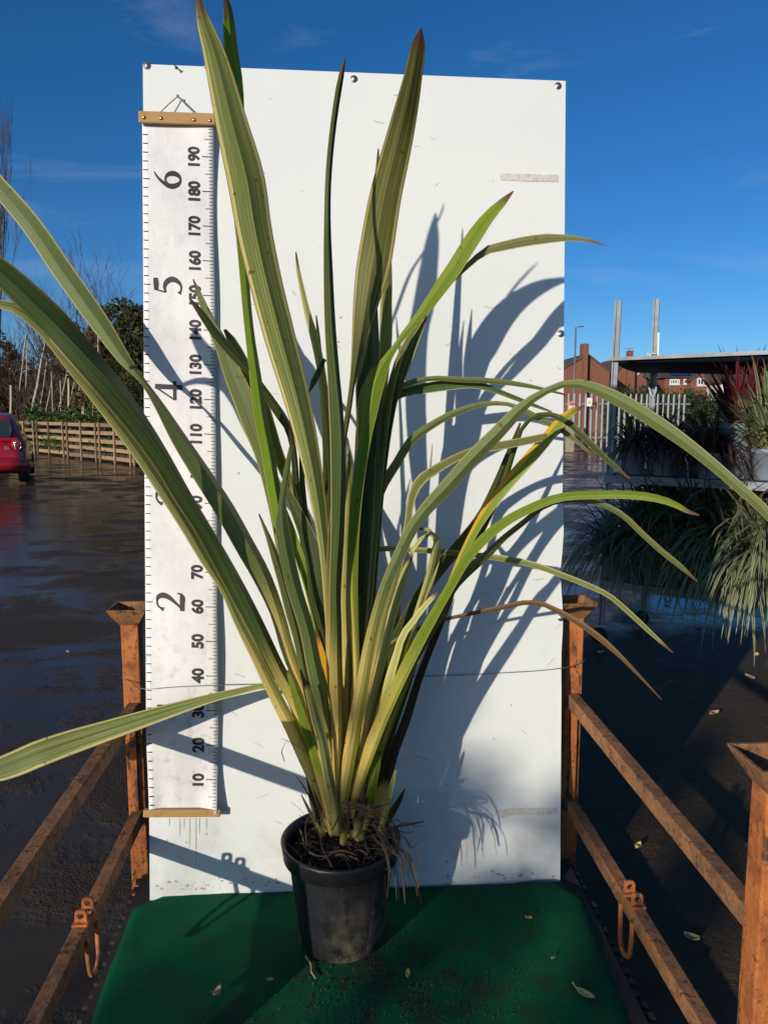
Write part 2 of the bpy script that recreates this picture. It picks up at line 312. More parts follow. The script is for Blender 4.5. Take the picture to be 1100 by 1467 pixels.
def ground_material():
    g = G('wet_tarmac'); v = g.pos(); n0 = g.noise(v, 0.30, 3, 0.5); n1 = g.noise(v, 1.3, 7, 0.66, 0.5); n2 = g.noise(v, 7, 6, 0.7); n3 = g.noise(v, 90, 4, 0.7); st = g.vor(v, 130)
    trk = g.noise(g.pos((0.25, 1.2, 1), (0, 0, 0.25)), 1.5, 5, 0.65, 0.4)
    wet = g.ramp(g.math('ADD', g.math('ADD', g.math('MULTIPLY', n1, 0.45), g.math('MULTIPLY', n0, 0.30)), g.math('MULTIPLY', trk, 0.25)), (0.455, 0.0), (0.505, 1.0))
    dry = g.mix(n3, (0.032, 0.023, 0.016), (0.095, 0.068, 0.044)); dry = g.mix(g.ramp(n2, (0.45, 0.0), (0.72, 0.75)), dry, (0.075, 0.052, 0.034))
    c = g.mix(wet, dry, g.mix(n2, (0.040, 0.030, 0.020), (0.075, 0.055, 0.036)))
    g.P(Base_Color=c, Roughness=g.mix(wet, g.mix(n2, (0.22, 0.22, 0.22), (0.55, 0.55, 0.55)), g.mix(n3, (0.07, 0.07, 0.07), (0.15, 0.15, 0.15)))); g.p.inputs['IOR'].default_value = 1.31
    dm = g.n('VectorMath', operation='DISTANCE'); g.set(dm.inputs[0], g.pos((1, 1, 0))); g.set(dm.inputs[1], (2.3, 3.0, 0))
    mud = g.n('MapRange', Value=g.math('ADD', dm.outputs['Value'], g.math('MULTIPLY', g.math('SUBTRACT', n1, 0.5), 1.6)), From_Min=2.3, From_Max=2.9, To_Min=1.0, To_Max=0.0).outputs[0]
    mud = g.math('MULTIPLY', mud, g.ramp(n2, (0.30, 0.75), (0.42, 1.0)))
    wet = g.math('MULTIPLY', wet, g.math('SUBTRACT', 1.0, mud))
    g.set(g.p.inputs['Base Color'], g.mix(mud, c, g.mix(n2, (0.020, 0.014, 0.009), (0.125, 0.085, 0.052)))); g.set(g.p.inputs['Roughness'], g.mix(mud, g.p.inputs['Roughness'].links[0].from_socket, g.mix(n2, (0.26, 0.26, 0.26), (0.75, 0.75, 0.75))))
    grain = g.math('ADD', g.math('MULTIPLY', n3, 0.35), g.math('ADD', g.math('MULTIPLY', st, 0.35), g.math('MULTIPLY', n2, 1.1)))
    grain = g.math('ADD', grain, g.math('MULTIPLY', g.math('MULTIPLY', mud, g.noise(v, 14, 6, 0.75, 0.8)), 1.6))
    hgt = g.math('ADD', g.math('MULTIPLY', grain, g.math('SUBTRACT', 1.06, wet)), g.math('MULTIPLY', trk, 0.10))
    g.p.inputs['Specular IOR Level'].default_value = 0.5; g.set(g.p.inputs['Specular IOR Level'], g.math('ADD', 0.08, g.math('MULTIPLY', wet, 0.32))); g.bump(hgt, 0.40, 0.028); return g.m
M_GROUND = ground_material()
def brick_material(name, a, b, mortar=(0.30, 0.24, 0.20)):
    g = G(name); c = g.n('TexCoord').outputs['Object']; s = g.n('SeparateXYZ', Vector=c)
    v = g.n('CombineXYZ', X=g.math('ADD', s.outputs[0], s.outputs[1]), Y=s.outputs[2]).outputs[0]
    bt = g.n('TexBrick', Vector=v, Color1=a, Color2=b, Mortar=mortar, Scale=1.0, Mortar_Size=0.008, Brick_Width=0.225, Row_Height=0.075)
    n = g.noise(g.pos(), 1.5, 5, 0.7); col = g.mix(0.4, bt.outputs[0], g.mix(n, (0.6, 0.6, 0.6), (1.1, 1.1, 1.1)), 'MULTIPLY')
    g.P(Base_Color=col, Roughness=0.85); return g.m
M_BRICK = brick_material('red_brick', (0.215, 0.058, 0.026), (0.26, 0.080, 0.036), (0.16, 0.11, 0.085))
M_ROOF = plain('roof_tiles', (0.085, 0.060, 0.045), 0.8, var=0.35, scale=3)
M_WHITE = plain('white_upvc', (0.72, 0.72, 0.70), 0.4, var=0.05, bump=0)
M_GLASS = plain('window_glass', (0.03, 0.04, 0.05), 0.08, var=0.2, bump=0)
M_SOLAR = plain('solar_panel', (0.010, 0.016, 0.045), 0.15, var=0.2, bump=0)
M_GALV = plain('galvanised_steel', (0.19, 0.20, 0.21), 0.5, 0.35, 0.5, 14, 0.15)
M_PALE = plain('painted_pale', (0.30, 0.31, 0.30), 0.6, 0.1, 0.25, 5)
M_TARP = plain('navy_tarp', (0.010, 0.014, 0.030), 0.6, var=0.3, scale=8)
M_STONE = plain('old_concrete', (0.30, 0.25, 0.19), 0.9, var=0.35, scale=8)
M_PALLET = wood_material('pallet_wood', (0.34, 0.20, 0.10), (0.52, 0.36, 0.20), (4, 4, 30))
M_STAKE = wood_material('stake_wood', (0.26, 0.19, 0.12), (0.44, 0.34, 0.22), (20, 20, 3))
M_BARK = plain('brown_bark', (0.085, 0.055, 0.038), 0.9, var=0.4, scale=20)
M_BIRCH = plain('birch_bark', (0.45, 0.38, 0.30), 0.8, var=0.45, scale=9)
M_GREYPOT = plain('grey_pot_plastic', (0.20, 0.235, 0.27), 0.5, var=0.25, scale=12, bump=0.05)
M_YEL = plain('yellow_label', (0.75, 0.50, 0.02), 0.5, var=0.1, bump=0)
M_RUBBER = plain('black_rubber', (0.012, 0.012, 0.012), 0.75, var=0.3)
M_RED = G('red_car_paint'); M_RED.P(Base_Color=(0.36, 0.008, 0.012), Roughness=0.3, Coat_Weight=0.8, Coat_Roughness=0.06); M_RED = M_RED.m
M_LAMP = plain('red_lamp_glass', (0.22, 0.012, 0.02), 0.15, var=0.1, bump=0)
M_CHROME = plain('chrome', (0.7, 0.7, 0.72), 0.15, 1.0, 0.05, 10, 0)
M_PLATE = plain('plate_yellow', (0.75, 0.55, 0.03), 0.4, var=0.05, bump=0)
M_BLACK = plain('black_print', (0.01, 0.01, 0.01), 0.5, var=0.1, bump=0)
M_GRASS = plain('lawn_grass', (0.060, 0.115, 0.022), 0.9, var=0.45, scale=6, bump=0.5)
M_SIGNW = plain('sign_white', (0.75, 0.75, 0.73), 0.5, var=0.05, bump=0)
M_SIGNR = plain('sign_red', (0.60, 0.09, 0.12), 0.5, var=0.05, bump=0)
def foliage_mat(name, a, b, trans=0.2):
    g = G(name); n = g.noise(g.pos(), 2.2, 4, 0.7); n2 = g.noise(g.pos(), 23, 3, 0.7)
    c = g.mix(g.ramp(g.math('ADD', g.math('MULTIPLY', n, 0.5), g.math('MULTIPLY', n2, 0.5)), (0.32, 0.0), (0.68, 1.0)), a, b); g.P(Base_Color=c, Roughness=0.6); g.p.inputs['Specular IOR Level'].default_value = 0.3
    tr = g.n('BsdfTranslucent', Color=c); ms = g.n('MixShader', Fac=trans); g.t.links.new(g.p.outputs[0], ms.inputs[1]); g.t.links.new(tr.outputs[0], ms.inputs[2]); g.t.links.new(ms.outputs[0], g.out.inputs[0]); return g.m
F_HEDGE = foliage_mat('hedge_leaves', (0.020, 0.038, 0.010), (0.065, 0.100, 0.026))
F_EVER = foliage_mat('evergreen_leaves', (0.018, 0.032, 0.009), (0.075, 0.080, 0.018))
F_OLIVE = foliage_mat('olive_brown_leaves', (0.060, 0.050, 0.014), (0.150, 0.120, 0.030))
F_IVY = foliage_mat('ivy_leaves', (0.022, 0.050, 0.010), (0.090, 0.150, 0.030))
F_BROWN = foliage_mat('dry_brown_leaves', (0.055, 0.030, 0.016), (0.135, 0.075, 0.036))
def blade_mat(name, a, b):
    g = G(name); uv = g.n('UVMap').outputs[0]; s = g.n('SeparateXYZ', Vector=uv); e = g.math('ABSOLUTE', g.math('SUBTRACT', s.outputs[0], 0.5))
    n = g.noise(g.pos(), 9, 3); c = g.mix(g.ramp(e, (0.22, 0.0), (0.36, 1.0)), a, b); c = g.mix(0.5, c, g.mix(n, (0.4, 0.4, 0.4), (1.2, 1.2, 1.2)), 'MULTIPLY')
    g.P(Base_Color=c, Roughness=0.5); tr = g.n('BsdfTranslucent', Color=c); ms = g.n('MixShader', Fac=0.2)
    g.t.links.new(g.p.outputs[0], ms.inputs[1]); g.t.links.new(tr.outputs[0], ms.inputs[2]); g.t.links.new(ms.outputs[0], g.out.inputs[0]); return g.m
B_STRIPE = blade_mat('blade_striped', (0.10, 0.135, 0.05), (0.42, 0.42, 0.22))
B_GREEN = blade_mat('blade_green', (0.065, 0.095, 0.03), (0.15, 0.17, 0.07))
B_PURPLE = blade_mat('blade_purple', (0.050, 0.022, 0.022), (0.13, 0.055, 0.045))
B_RED = blade_mat('blade_red', (0.14, 0.016, 0.026), (0.22, 0.035, 0.045))
B_BRONZE = blade_mat('blade_bronze', (0.075, 0.055, 0.028), (0.20, 0.15, 0.08))

# ------------------------------------------------------------------ the ground
gb = MB(); gb.add([(-400, -300, 0), (400, -300, 0), (400, 700, 0), (-400, 700, 0)], [(0, 1, 2, 3)])
tag(gb.build('ground', M_GROUND), kind='structure')

# ------------------------------------------------------------------ white display board
B0 = Vector((-0.0743, 2.1298, H - 1.3985)); BYAW, BLEAN, BROLL = 0.0738, 0.0988, -0.0076
bu = Vector((math.cos(BYAW), math.sin(BYAW), 0)); bn = Vector((-math.sin(BYAW), math.cos(BYAW), 0)); bv = Vector((0, 0, 1)) * math.cos(BLEAN) + bn * math.sin(BLEAN)
BU = bu * math.cos(BROLL) + bv * math.sin(BROLL); BV = bv * math.cos(BROLL) - bu * math.sin(BROLL); BN = BV.cross(BU)   # BN points away from the camera
def onb(x, y, off=0.0):                               # point of the board's face under a line of sight, lifted off by off
    r = ray(x, y); return CAM + r * (((B0 - BN * off) - CAM).dot(BN) / r.dot(BN))
def bpt(u, v, off=0.0): return B0 + BU * u + BV * v - BN * off
BW, BH, BT = 0.61, 2.387, 0.012
board = thing('display_board', bpt(0, -0.03), 'tall white painted board standing upright behind the potted plant', 'board')
pb = MB()
nx, nzz = 12, 40                                       # a sheet with a slightly wavy right edge low down
def bedge(v): return BW - (0.006 * max(0, 1 - abs(v - 0.92) / 0.35) * math.sin(v * 22) if v < 1.3 else 0)
vs = []
for j in range(nzz + 1):
    v = -0.03 + (BH + 0.03) * j / nzz
    for i in range(nx + 1): vs.append(bpt(-BW + (bedge(v) + BW) * i / nx, v, 0))
front = [(j * (nx + 1) + i, j * (nx + 1) + i + 1, (j + 1) * (nx + 1) + i + 1, (j + 1) * (nx + 1) + i) for j in range(nzz) for i in range(nx)]
k0 = len(vs); pb.add(vs + [Vector(p) + BN * BT for p in vs], front + [tuple(k0 + q for q in reversed(f)) for f in front])
rim = [i for i in range(nx)] ; rim = list(range(nx + 1)) + [j * (nx + 1) + nx for j in range(1, nzz + 1)] + [nzz * (nx + 1) + i for i in range(nx - 1, -1, -1)] + [j * (nx + 1) for j in range(nzz - 1, 0, -1)]
b0 = 0
for a, b in zip(rim, rim[1:] + rim[:1]): pb.f.append([a, k0 + a, k0 + b, b]); pb.mi.append(1); pb.uv.append([(0, 0)] * 4)
pb.build('panel', [M_BOARD, M_EDGE], board)
sm = MB(); sm.lathe([(0, 0.0035), (0.0045, 0.0035), (0.0062, 0.0022), (0.0065, 0.0012), (0.0105, 0.001), (0.011, 0)], (0, 0, 0), 14)
sm.box((0, 0, 0.0036), (0.008, 0.0015, 0.0006)); sm.box((0, 0, 0.0037), (0.0015, 0.008, 0.0006))
smesh = sm.mesh('screw', M_ZINC, True)
MBRD = Matrix((BU, BV, -BN)).transposed()
for (x, y) in ((211, 94), (507, 113), (799, 123), (803, 478), (803, 885), (294, 95)):
    s = link('screw', smesh, board); s.matrix_parent_inverse = Matrix.Identity(4)
    s.matrix_local = Matrix.Translation(onb(x, y, 0.0005) - board.location) @ MBRD.to_4x4() @ Matrix.Rotation(random.random() * 3, 4, 'Z')
    if x == 294: s.scale = (0.45, 0.45, 0.45)
nl = MB(); nl.tube([onb(250, 94, -0.002), onb(252, 96, 0.012), onb(253, 97, 0.016)], [0.002, 0.002, 0.005], 8); nl.build('nail', M_ZINC, board)
def tape(pts, lab=None):
    q = MB(); n = len(pts) // 2; top, bot = pts[:n], pts[n:]
    V = [onb(x, y, 0.0015 + 0.0010 * random.random()) for (x, y) in top + bot]
    q.add(V + [v + BN * 0.0012 for v in V], [(i, n + i, n + i + 1, i + 1) for i in range(n - 1)] + [(0, 2 * n, 3 * n, n), (n - 1, 2 * n - 1, 4 * n - 1, 3 * n - 1)] + [(i, i + 1, 2 * n + i + 1, 2 * n + i) for i in range(n - 1)] + [(n + i, 3 * n + i, 3 * n + i + 1, n + i + 1) for i in range(n - 1)])
    o = q.build('tape_strip', M_TAPE, board, fix=True)
    if lab: o['label'] = lab
tape([(715, 248), (735, 248.5), (757, 249), (780, 250), (799, 250), (717, 258), (735, 258.5), (757, 259.5), (780, 260), (799, 260.5)], 'pale upper tape strip')
tape([(714, 1161), (735, 1158), (757, 1158), (780, 1158), (797, 1158), (716, 1173), (735, 1168), (757, 1167), (780, 1167), (797, 1166)], 'brown torn lower tape strip')
# rusty drips and scuffs on the board's face: thin stains with their own outline
M_STAIN = plain('brown_stain', (0.42, 0.36, 0.29), 0.7, var=0.3, bump=0)
st = MB(); rs_ = random.Random(44)
for (x, y0, y1) in ((258, 1172, 1200), (264, 1172, 1188), (272, 1172, 1215), (281, 1172, 1240), (286, 1172, 1195), (243, 1172, 1184), (296, 1172, 1190)):
    p = [(x - 0.5, y0), (x + 0.5, y0), (x + 0.8, (y0 + y1) / 2), (x + 0.1, y1), (x - 0.3, y1), (x - 0.7, (y0 + y1) / 2)]
    st.add([onb(a, b, 0.0006) for a, b in p], [tuple(range(6))])
for k in range(60):
    x = random.choice([random.uniform(225, 400), random.uniform(640, 800)]); y = 1277 - abs(random.gauss(0, 10)) - (x - 216) * 0.030; a = random.uniform(1, 4)
    p = [(x + a * math.cos(t) * random.uniform(.5, 1.2), y + 0.6 * a * math.sin(t) * random.uniform(.5, 1.2)) for t in np.linspace(0, 5.4, 7)]
    st.add([onb(q, r, 0.0006) for q, r in p], [tuple(range(7))])
for k in range(46):
    x, y = rs_.uniform(330, 800), rs_.uniform(130, 1240); l = rs_.uniform(3, 22); a = rs_.gauss(0.1, .5); w = rs_.uniform(.25, .6)
    st.add([onb(x + q * l * math.cos(a) - ss * w * math.sin(a), y + q * l * math.sin(a) + ss * w * math.cos(a) + 1.2 * math.sin(q * 3 + k), 0.0005) for q in (0, .5, 1) for ss in (-1, 1)], [(0, 1, 3, 2), (2, 3, 5, 4)])
for (x, y) in ((240, 1204), (267, 1207), (283, 1222), (296, 1195), (485, 490), (488, 455), (640, 1125), (732, 1010), (707, 1058), (760, 545), (731, 508), (560, 1010), (342, 678)):
    a = random.uniform(1.0, 2.0); st.add([onb(x + a * math.cos(t), y + a * .8 * math.sin(t), 0.0008) for t in np.linspace(0, 5.4, 7)], [tuple(range(7))])
so_ = st.build('dirt_marks', M_STAIN, board); so_['kind'] = 'stuff'

# ------------------------------------------------------------------ hanging cloth ruler
ruler = thing('hanging_ruler', onb(254, 137), 'long white cloth ruler with feet and centimetre scale hung on the board', 'ruler')
PXM = 497.3                                            # px per metre along the ruler
def redge(y):                                          # left / right edge in the picture at height y
    t = (y - 176) / (1160 - 176); return 204.0 + 6.5 * t, 306.0 + 8.0 * t
def roff(a, y):                                        # stand-off of the cloth: a is 0..1 across
    v = (y - 176) / 984.0
    o = 0.016 + 0.004 * math.sin(v * 9 + a * 2.0) + 0.003 * math.sin(v * 23 - a * 4) - 0.004 * a * math.sin(v * 14)
    if v > 0.86: o += 0.030 * ((v - 0.86) / 0.14) ** 2 * (max(0, a - 0.7) / 0.3 + 0.6 * max(0, 0.22 - a) / 0.22)
    return max(o, 0.008)
def rp_(a, y, lift=0.0):
    l, r = redge(y); pin = 0.0
    v = (y - 176) / 984.0
    if v > 0.90:                                       # lower corners curl in towards the rod
        c = ((v - 0.90) / 0.10); pin = 0.045 * c * (1 - abs(2 * v - 1.9)) ; a = a + (0.5 - a) * pin * (1.6 if abs(a - 0.5) > 0.3 else 0.8) * 1.0
    return onb(l + (r - l) * a, y + (5.0 * (a - 0.5) if v < 0.5 else 5.0 * (a - 0.5) * (1 - (v - 0.5) * 2)), roff(a, y) + lift)
cl = MB(); na, ny = 14, 110; vs = [rp_(i / na, 172 + (1166 - 172) * j / ny) for j in range(ny + 1) for i in range(na + 1)]
cl.add(vs, [(j * (na + 1) + i, (j + 1) * (na + 1) + i, (j + 1) * (na + 1) + i + 1, j * (na + 1) + i + 1) for j in range(ny) for i in range(na)])
co = cl.build('cloth', M_CLOTH, ruler, True); md = co.modifiers.new('solid', 'SOLIDIFY'); md.thickness = 0.0008; md.offset = -1
# scale ticks, printed
Y0 = 1166.5
def ycm(c): return Y0 - c * 4.968
tk = MB()
def tick(a0, a1, y, h=1.1):
    n = 3; vs = [rp_(a0 + (a1 - a0) * i / n, y + s * h / 2, 0.0010) for s in (-1, 1) for i in range(n + 1)]
    tk.add(vs, [(i, n + 1 + i, n + 2 + i, i + 1) for i in range(n)])
for c in range(1, 199):
    ln = 0.15 if c % 10 == 0 else 0.11 if c % 5 == 0 else 0.055
    tick(0.985 - ln, 0.985, ycm(c), 1.3 if c % 10 == 0 else 0.9)
for i in range(1, 78): tick(0.01, 0.10 if i % 12 == 0 else 0.075, ycm(i * 2.54), 1.5)
o = tk.build('scale_ticks', M_INK, ruler); o['kind'] = 'stuff'
def glyph(body, bold=0.02):
    c = bpy.data.curves.new('glyph', 'FONT'); c.body = body; c.size = 1.0; c.offset = bold; c.align_x = 'CENTER'; c.resolution_u = 5
    t = bpy.data.objects.new('glyph', c); COL.objects.link(t); dg = bpy.context.evaluated_depsgraph_get(); dg.update()
    m = bpy.data.meshes.new_from_object(t.evaluated_get(dg)); bpy.data.objects.remove(t)
    b = bmesh.new(); b.from_mesh(m); bmesh.ops.triangulate(b, faces=b.faces); 
    bmesh.ops.remove_doubles(b, verts=b.verts, dist=1e-5); v = [tuple(x.co) for x in b.verts]; f = [[x.index for x in q.verts] for q in b.faces]; b.free(); bpy.data.meshes.remove(m)
    xs = [p[0] for p in v]; ys = [p[1] for p in v]; cx = (min(xs) + max(xs)) / 2
    return [(p[0] - cx, p[1] - min(ys), 0) for p in v], f, max(ys) - min(ys)
for c in range(10, 200, 10):
    v, f, h = glyph(str(c), 0.045); s = 17.5 / h; m = MB()
    vs = []
    for (x, y, _) in v:                                # reads from bottom to top: text x goes up, text y goes left
        py = ycm(c) - x * s * 0.94; l, r = redge(py); a = 0.80 - (1 - y / h) * 0.0 - (y * s) / (r - l)
        a = 0.635 + (h - y) * s / (r - l)
        # text top faces left
        vs.append(rp_(a, py, 0.0012))
    m.add(vs, f); m.build('numeral', M_INK, ruler)
SER = {  # serif figures drawn as pen strokes: lists of (x, y, width)
 '2': [[(.10, .74, .15), (.13, .80, .09), (.22, .93, .05), (.40, .985, .05), (.60, .92, .14), (.66, .76, .18), (.60, .58, .15), (.42, .36, .09), (.22, .16, .06), (.06, .05, .05)], [(.05, .06, .13), (.35, .06, .14), (.62, .06, .13), (.70, .09, .08), (.76, .24, .03)]],
 '3': [[(.08, .76, .13), (.14, .88, .07), (.32, .98, .05), (.52, .92, .13), (.56, .76, .16), (.46, .60, .10), (.28, .53, .04)], [(.28, .53, .05), (.50, .48, .10), (.64, .34, .18), (.60, .16, .15), (.42, .03, .06), (.22, .03, .05), (.10, .10, .11)]],
 '4': [[(.52, 1.0, .05), (.04, .30, .05)], [(.02, .28, .10), (.78, .28, .10)], [(.54, 1.0, .16), (.54, .0, .16)]],
 '5': [[(.20, .94, .13), (.45, .94, .15), (.66, .96, .12)], [(.20, .99, .05), (.10, .58, .05)], [(.10, .58, .05), (.30, .63, .09), (.52, .54, .15), (.63, .34, .18), (.54, .14, .13), (.36, .02, .06), (.18, .03, .05), (.06, .10, .12)]],
 '6': [[(.68, .99, .03), (.44, .84, .07), (.24, .62, .12), (.12, .36, .17), (.20, .12, .13), (.38, .01, .05), (.56, .10, .13), (.64, .30, .17), (.56, .50, .11), (.40, .58, .05), (.22, .50, .06)]],
 '1': [[(.22, .84, .04), (.42, .96, .06)], [(.42, 1.0, .17), (.42, .04, .17)], [(.18, .02, .05), (.66, .02, .05)]],
}
for d, strokes in SER.items():
    yc = ycm(int(d) * 30.48); m = MB()
    for stt in strokes:
        q = catmull(stt, 26); vs = []
        for i in range(len(q)):
            t = q[min(i + 1, len(q) - 1), :2] - q[max(i - 1, 0), :2]; t /= np.linalg.norm(t) + 1e-9; n = np.array([-t[1], t[0]])
            for s in (-1, 1):
                x, y = q[i, :2] + n * s * q[i, 2] * 1.25 / 2
                py = yc - (x - 0.38) * 36.0; l, r = redge(py); vs.append(rp_(0.155 + (1 - y) * 39.0 / (r - l), py, 0.0012))
        m.add(vs, [(2 * i, 2 * i + 1, 2 * i + 3, 2 * i + 2) for i in range(len(q) - 1)])
    m.build('numeral', M_INK, ruler)
def rod(x0, y0, x1, y1, h, t, off, name, parts=2):
    a, b = onb(x0, y0, off), onb(x1, y1, off); m = MB(); m.bar(a, b, t, h, up=BV); return m.build(name, M_ROD, ruler, bevel=0.003)
r1 = rod(199, 168, 309, 171.5, 0.033, 0.010, 0.030, 'top_rail'); rod(200, 168, 309, 171.5, 0.026, 0.009, 0.012, 'top_rail')
rod(206, 1164.5, 316, 1164, 0.022, 0.016, 0.026, 'bottom_rail')
for (x, y) in ((206.5, 168.5), (231, 169.5), (278, 172), (301, 173)):
    m = MB(); c = onb(x, y, 0.035); M3 = MBRD
    pr = [(0.0, 0.0045), (0.003, 0.004), (0.005, 0.002), (0.0056, 0)]; n = 12
    m.add([c + M3 @ Vector((r * math.cos(2 * math.pi * j / n), r * math.sin(2 * math.pi * j / n), z)) for (r, z) in pr for j in range(n)], [(i * n + j, i * n + (j + 1) % n, (i + 1) * n + (j + 1) % n, (i + 1) * n + j) for i in range(3) for j in range(n)])
    m.build('stud', M_BRASS, ruler, True)
cd = MB(); cd.tube([onb(229, 162, .03), onb(241, 150, .022), onb(254.5, 138.5, .012)], 0.0016, 6); cd.tube([onb(280, 163, .03), onb(266, 149.5, .022), onb(255.5, 138.5, .012)], 0.0016, 6); cd.build('cord', M_CORD, ruler)
hk = MB(); hk.tube([onb(255, 139, -0.002), onb(255, 138, 0.016), onb(255, 137.3, 0.019)], [0.002, 0.002, 0.0042], 8); hk.build('hook', M_ZINC, ruler)

# ------------------------------------------------------------------ rusty stillage (steel post pallet)
CZ = 0.152                                             # top of the carpet
pFL = atY(191, 950, 2.245); pFR = atY(819, 950, 2.325); pFL.z = pFR.z = 0
D = Vector((0.0637, -0.998, 0)); pNR = pFR + D * 1.10; pNL = pFL + D * 1.10
SX = (pFR - pFL).normalized(); SY = Vector((-SX.y, SX.x, 0))
still = thing('stillage', ((pFL + pFR + pNL + pNR) / 4), 'rusty orange steel stillage frame with cup topped corner posts round the green carpet', 'stillage')
MS = Matrix((SX, SY, Vector((0, 0, 1)))).transposed()
def cup(c, z):
    m = MB(); prof = [(0.026, -0.038), (0.050, 0.0), (0.056, 0.012), (0.056, 0.015), (0.050, 0.015), (0.046, 0.002), (0.020, -0.034)]
    vs = [Vector((c.x, c.y, z)) + MS @ Vector((sx * r, sy * r, h)) for (r, h) in prof for (sx, sy) in ((-1, -1), (1, -1), (1, 1), (-1, 1))]
    fs = [(i * 4 + j, i * 4 + (j + 1) % 4, (i + 1) * 4 + (j + 1) % 4, (i + 1) * 4 + j) for i in range(len(prof) - 1) for j in range(4)] + [(24, 25, 26, 27)]
    return m.add(vs, fs)
for c, lean in ((pFL, -0.012), (pFR, -0.012), (pNL, 0.0), (pNR, 0.0)):
    m = MB(); a = Vector((c.x, c.y, 0.02)); b = Vector((c.x, c.y, 0.935)); m.bar(a, b, 0.052, 0.052, up=SY); po = m.build('post', M_RUST, still, bevel=0.004)
    cup(c, 0.965).build('cup', M_RUST2, po)
    m = MB(); m.bar((c.x, c.y, 0.0), (c.x, c.y, 0.022), 0.085, 0.085, up=SY); m.build('foot', M_RUST2, po)
def rail(a, b, z0, z1, w=0.034, h=0.042, off=0.0, trim=0.027, mat=None):
    t = (b - a).normalized(); m = MB(); m.bar(Vector((a.x, a.y, z0)) + t * trim, Vector((b.x, b.y, z1)) - t * trim, w, h); return m.build('rail', mat or M_RUST2, still, bevel=0.003)
SXo = SX * 0.004
for a, b in ((pFL + SXo, pNL + SXo), (pFR - SXo, pNR - SXo)):
    rail(a, b, 0.668, 0.668); rail(a, b, 0.330, 0.330)
rail(pFL + SY * 0.03, pFR + SY * 0.03, 0.63, 0.63); rail(pFL + SY * 0.03, pFR + SY * 0.03, 0.30, 0.30)
for c, s in ((pFL, 1), (pFR, -1)):                     # thin strap from rail to rail beside each far post
    m = MB(); q = c + SX * s * 0.0 + D * 0.036; m.bar((q.x, q.y, 0.35), (q.x, q.y, 0.648), 0.018, 0.012, up=D); m.build('strap', M_RUST, still)
# lug plates with holes and the hanging hoop on the lower side rails
def lug(c, w=0.028, h=0.036, t=0.006, hole=0.0072):
    m = MB(); n = 16; outer = []; inner = []
    for j in range(n):
        a = 2 * math.pi * j / n + math.pi / n; x, z = math.cos(a), math.sin(a); k = 1 / max(abs(x), abs(z)) if z < 0 else 1 / (abs(x)**5 + abs(z)**5)**0.2
        outer.append((x * k * w / 2, z * k * h / 2)); inner.append((x * hole, z * hole + 0.003))
    vs = [c + SX * x + Vector((0, 0, z)) + D * s * t / 2 for s in (-1, 1) for ring in (outer, inner) for (x, z) in ring]
    fs = []
    for j in range(n):
        k = (j + 1) % n; fs += [(j, k, n + k, n + j), (2 * n + k, 2 * n + j, 3 * n + j, 3 * n + k), (j, 2 * n + j, 2 * n + k, k), (n + k, 3 * n + k, 3 * n + j, n + j)]
    return m.add(vs, fs)
for a, s, ys in ((pFL + SXo, 1, (1.735, 1.685)), (pFR - SXo, -1, (1.800, 1.750))):
    for k, yy in enumerate(ys):
        t = (a.y - yy) / 0.998; c = a + D * t; c.z = 0.351 + 0.016
        o = lug(c).build('lug', M_RUST, still, fix=True)
        m = MB(); m.box((c.x, c.y, 0.3535), (0.036, 0.028, 0.005), MS.copy()); m.build('lug_plate', M_RUST, o)
    t0 = (a.y - ys[0]) / 0.998 + 0.0; m = MB(); P = []
    for (dt, z, sx) in ((0.0, 0.325, 0.022), (0.012, 0.25, 0.026), (0.028, 0.175, 0.030), (0.05, 0.158, 0.030), (0.072, 0.172, 0.028), (0.078, 0.24, 0.024), (0.075, 0.325, 0.022)):
        q = a + D * (t0 + dt) - SX * s * sx * -1.0 * 0.9; P.append((q.x, q.y, z))
    P = [(p[0], p[1], 0.325 - (0.325 - p[2]) * 0.60) for p in P]
    m.tube(np.array(catmull([(*p,) for p in P], 30, 3)), 0.006, 8); m.build('hoop', M_RUST, still, True)
# deck under the carpet with a ragged rusty lip
dk = MB(); q = [pFL + SX * 0.012 + D * 0.035, pFR - SX * 0.005 + D * 0.035, pNR - SX * 0.03 + D * 0.45, pNL + SX * 0.012 + D * 0.45]
dk.prism([(p.x, p.y, 0.085) for p in q], (0, 0, 0.055)); M_DECK = plain('dark_deck_steel', (0.035, 0.022, 0.015), 0.85, var=0.5, scale=30, bump=0.4); dk.build('deck', M_DECK, still)
for a in (pFL + SX * 0.028, pFR - SX * 0.022):
    tt = MB()
    for k in range(26):
        c = a + D * (0.06 + k * 0.038) + SX * random.uniform(-.004, .004); tt.box((c.x + (-0.022 if a.x < 0 else 0.022), c.y, 0.128 + random.uniform(-.004, .004)), (0.016, 0.020, 0.009), MS @ Matrix.Rotation(random.uniform(-.3, .3), 3, 'Z'))
    oo = tt.build('deck_lip', M_DECK, still); oo['kind'] = 'stuff'

# thin wire tied across the front of the board
wr = MB(); pts = [atY(181, 978, 2.275), atY(176, 971, 2.22), atY(186, 976.5, 2.209), atY(204, 986.5, 2.13)] + [onb(x, y, 0.024 - 0.010 * (x > 330)) for x, y in ((216, 987), (240, 985), (300, 982), (370, 980), (450, 975), (560, 970), (640, 968), (720, 964), (780, 960))] + [onb(806, 957, 0.02), atY(822, 953, 2.288), atY(834, 949, 2.30), atY(836, 945, 2.34)]
wr.tube(np.array(catmull([(p.x, p.y, p.z) for p in pts], 80, 3)), 0.0015, 6)
tag(wr.build('tie_wire', M_WIRE, None, True), 'thin grey wire stretched across the white board between the two rusty posts', 'wire')

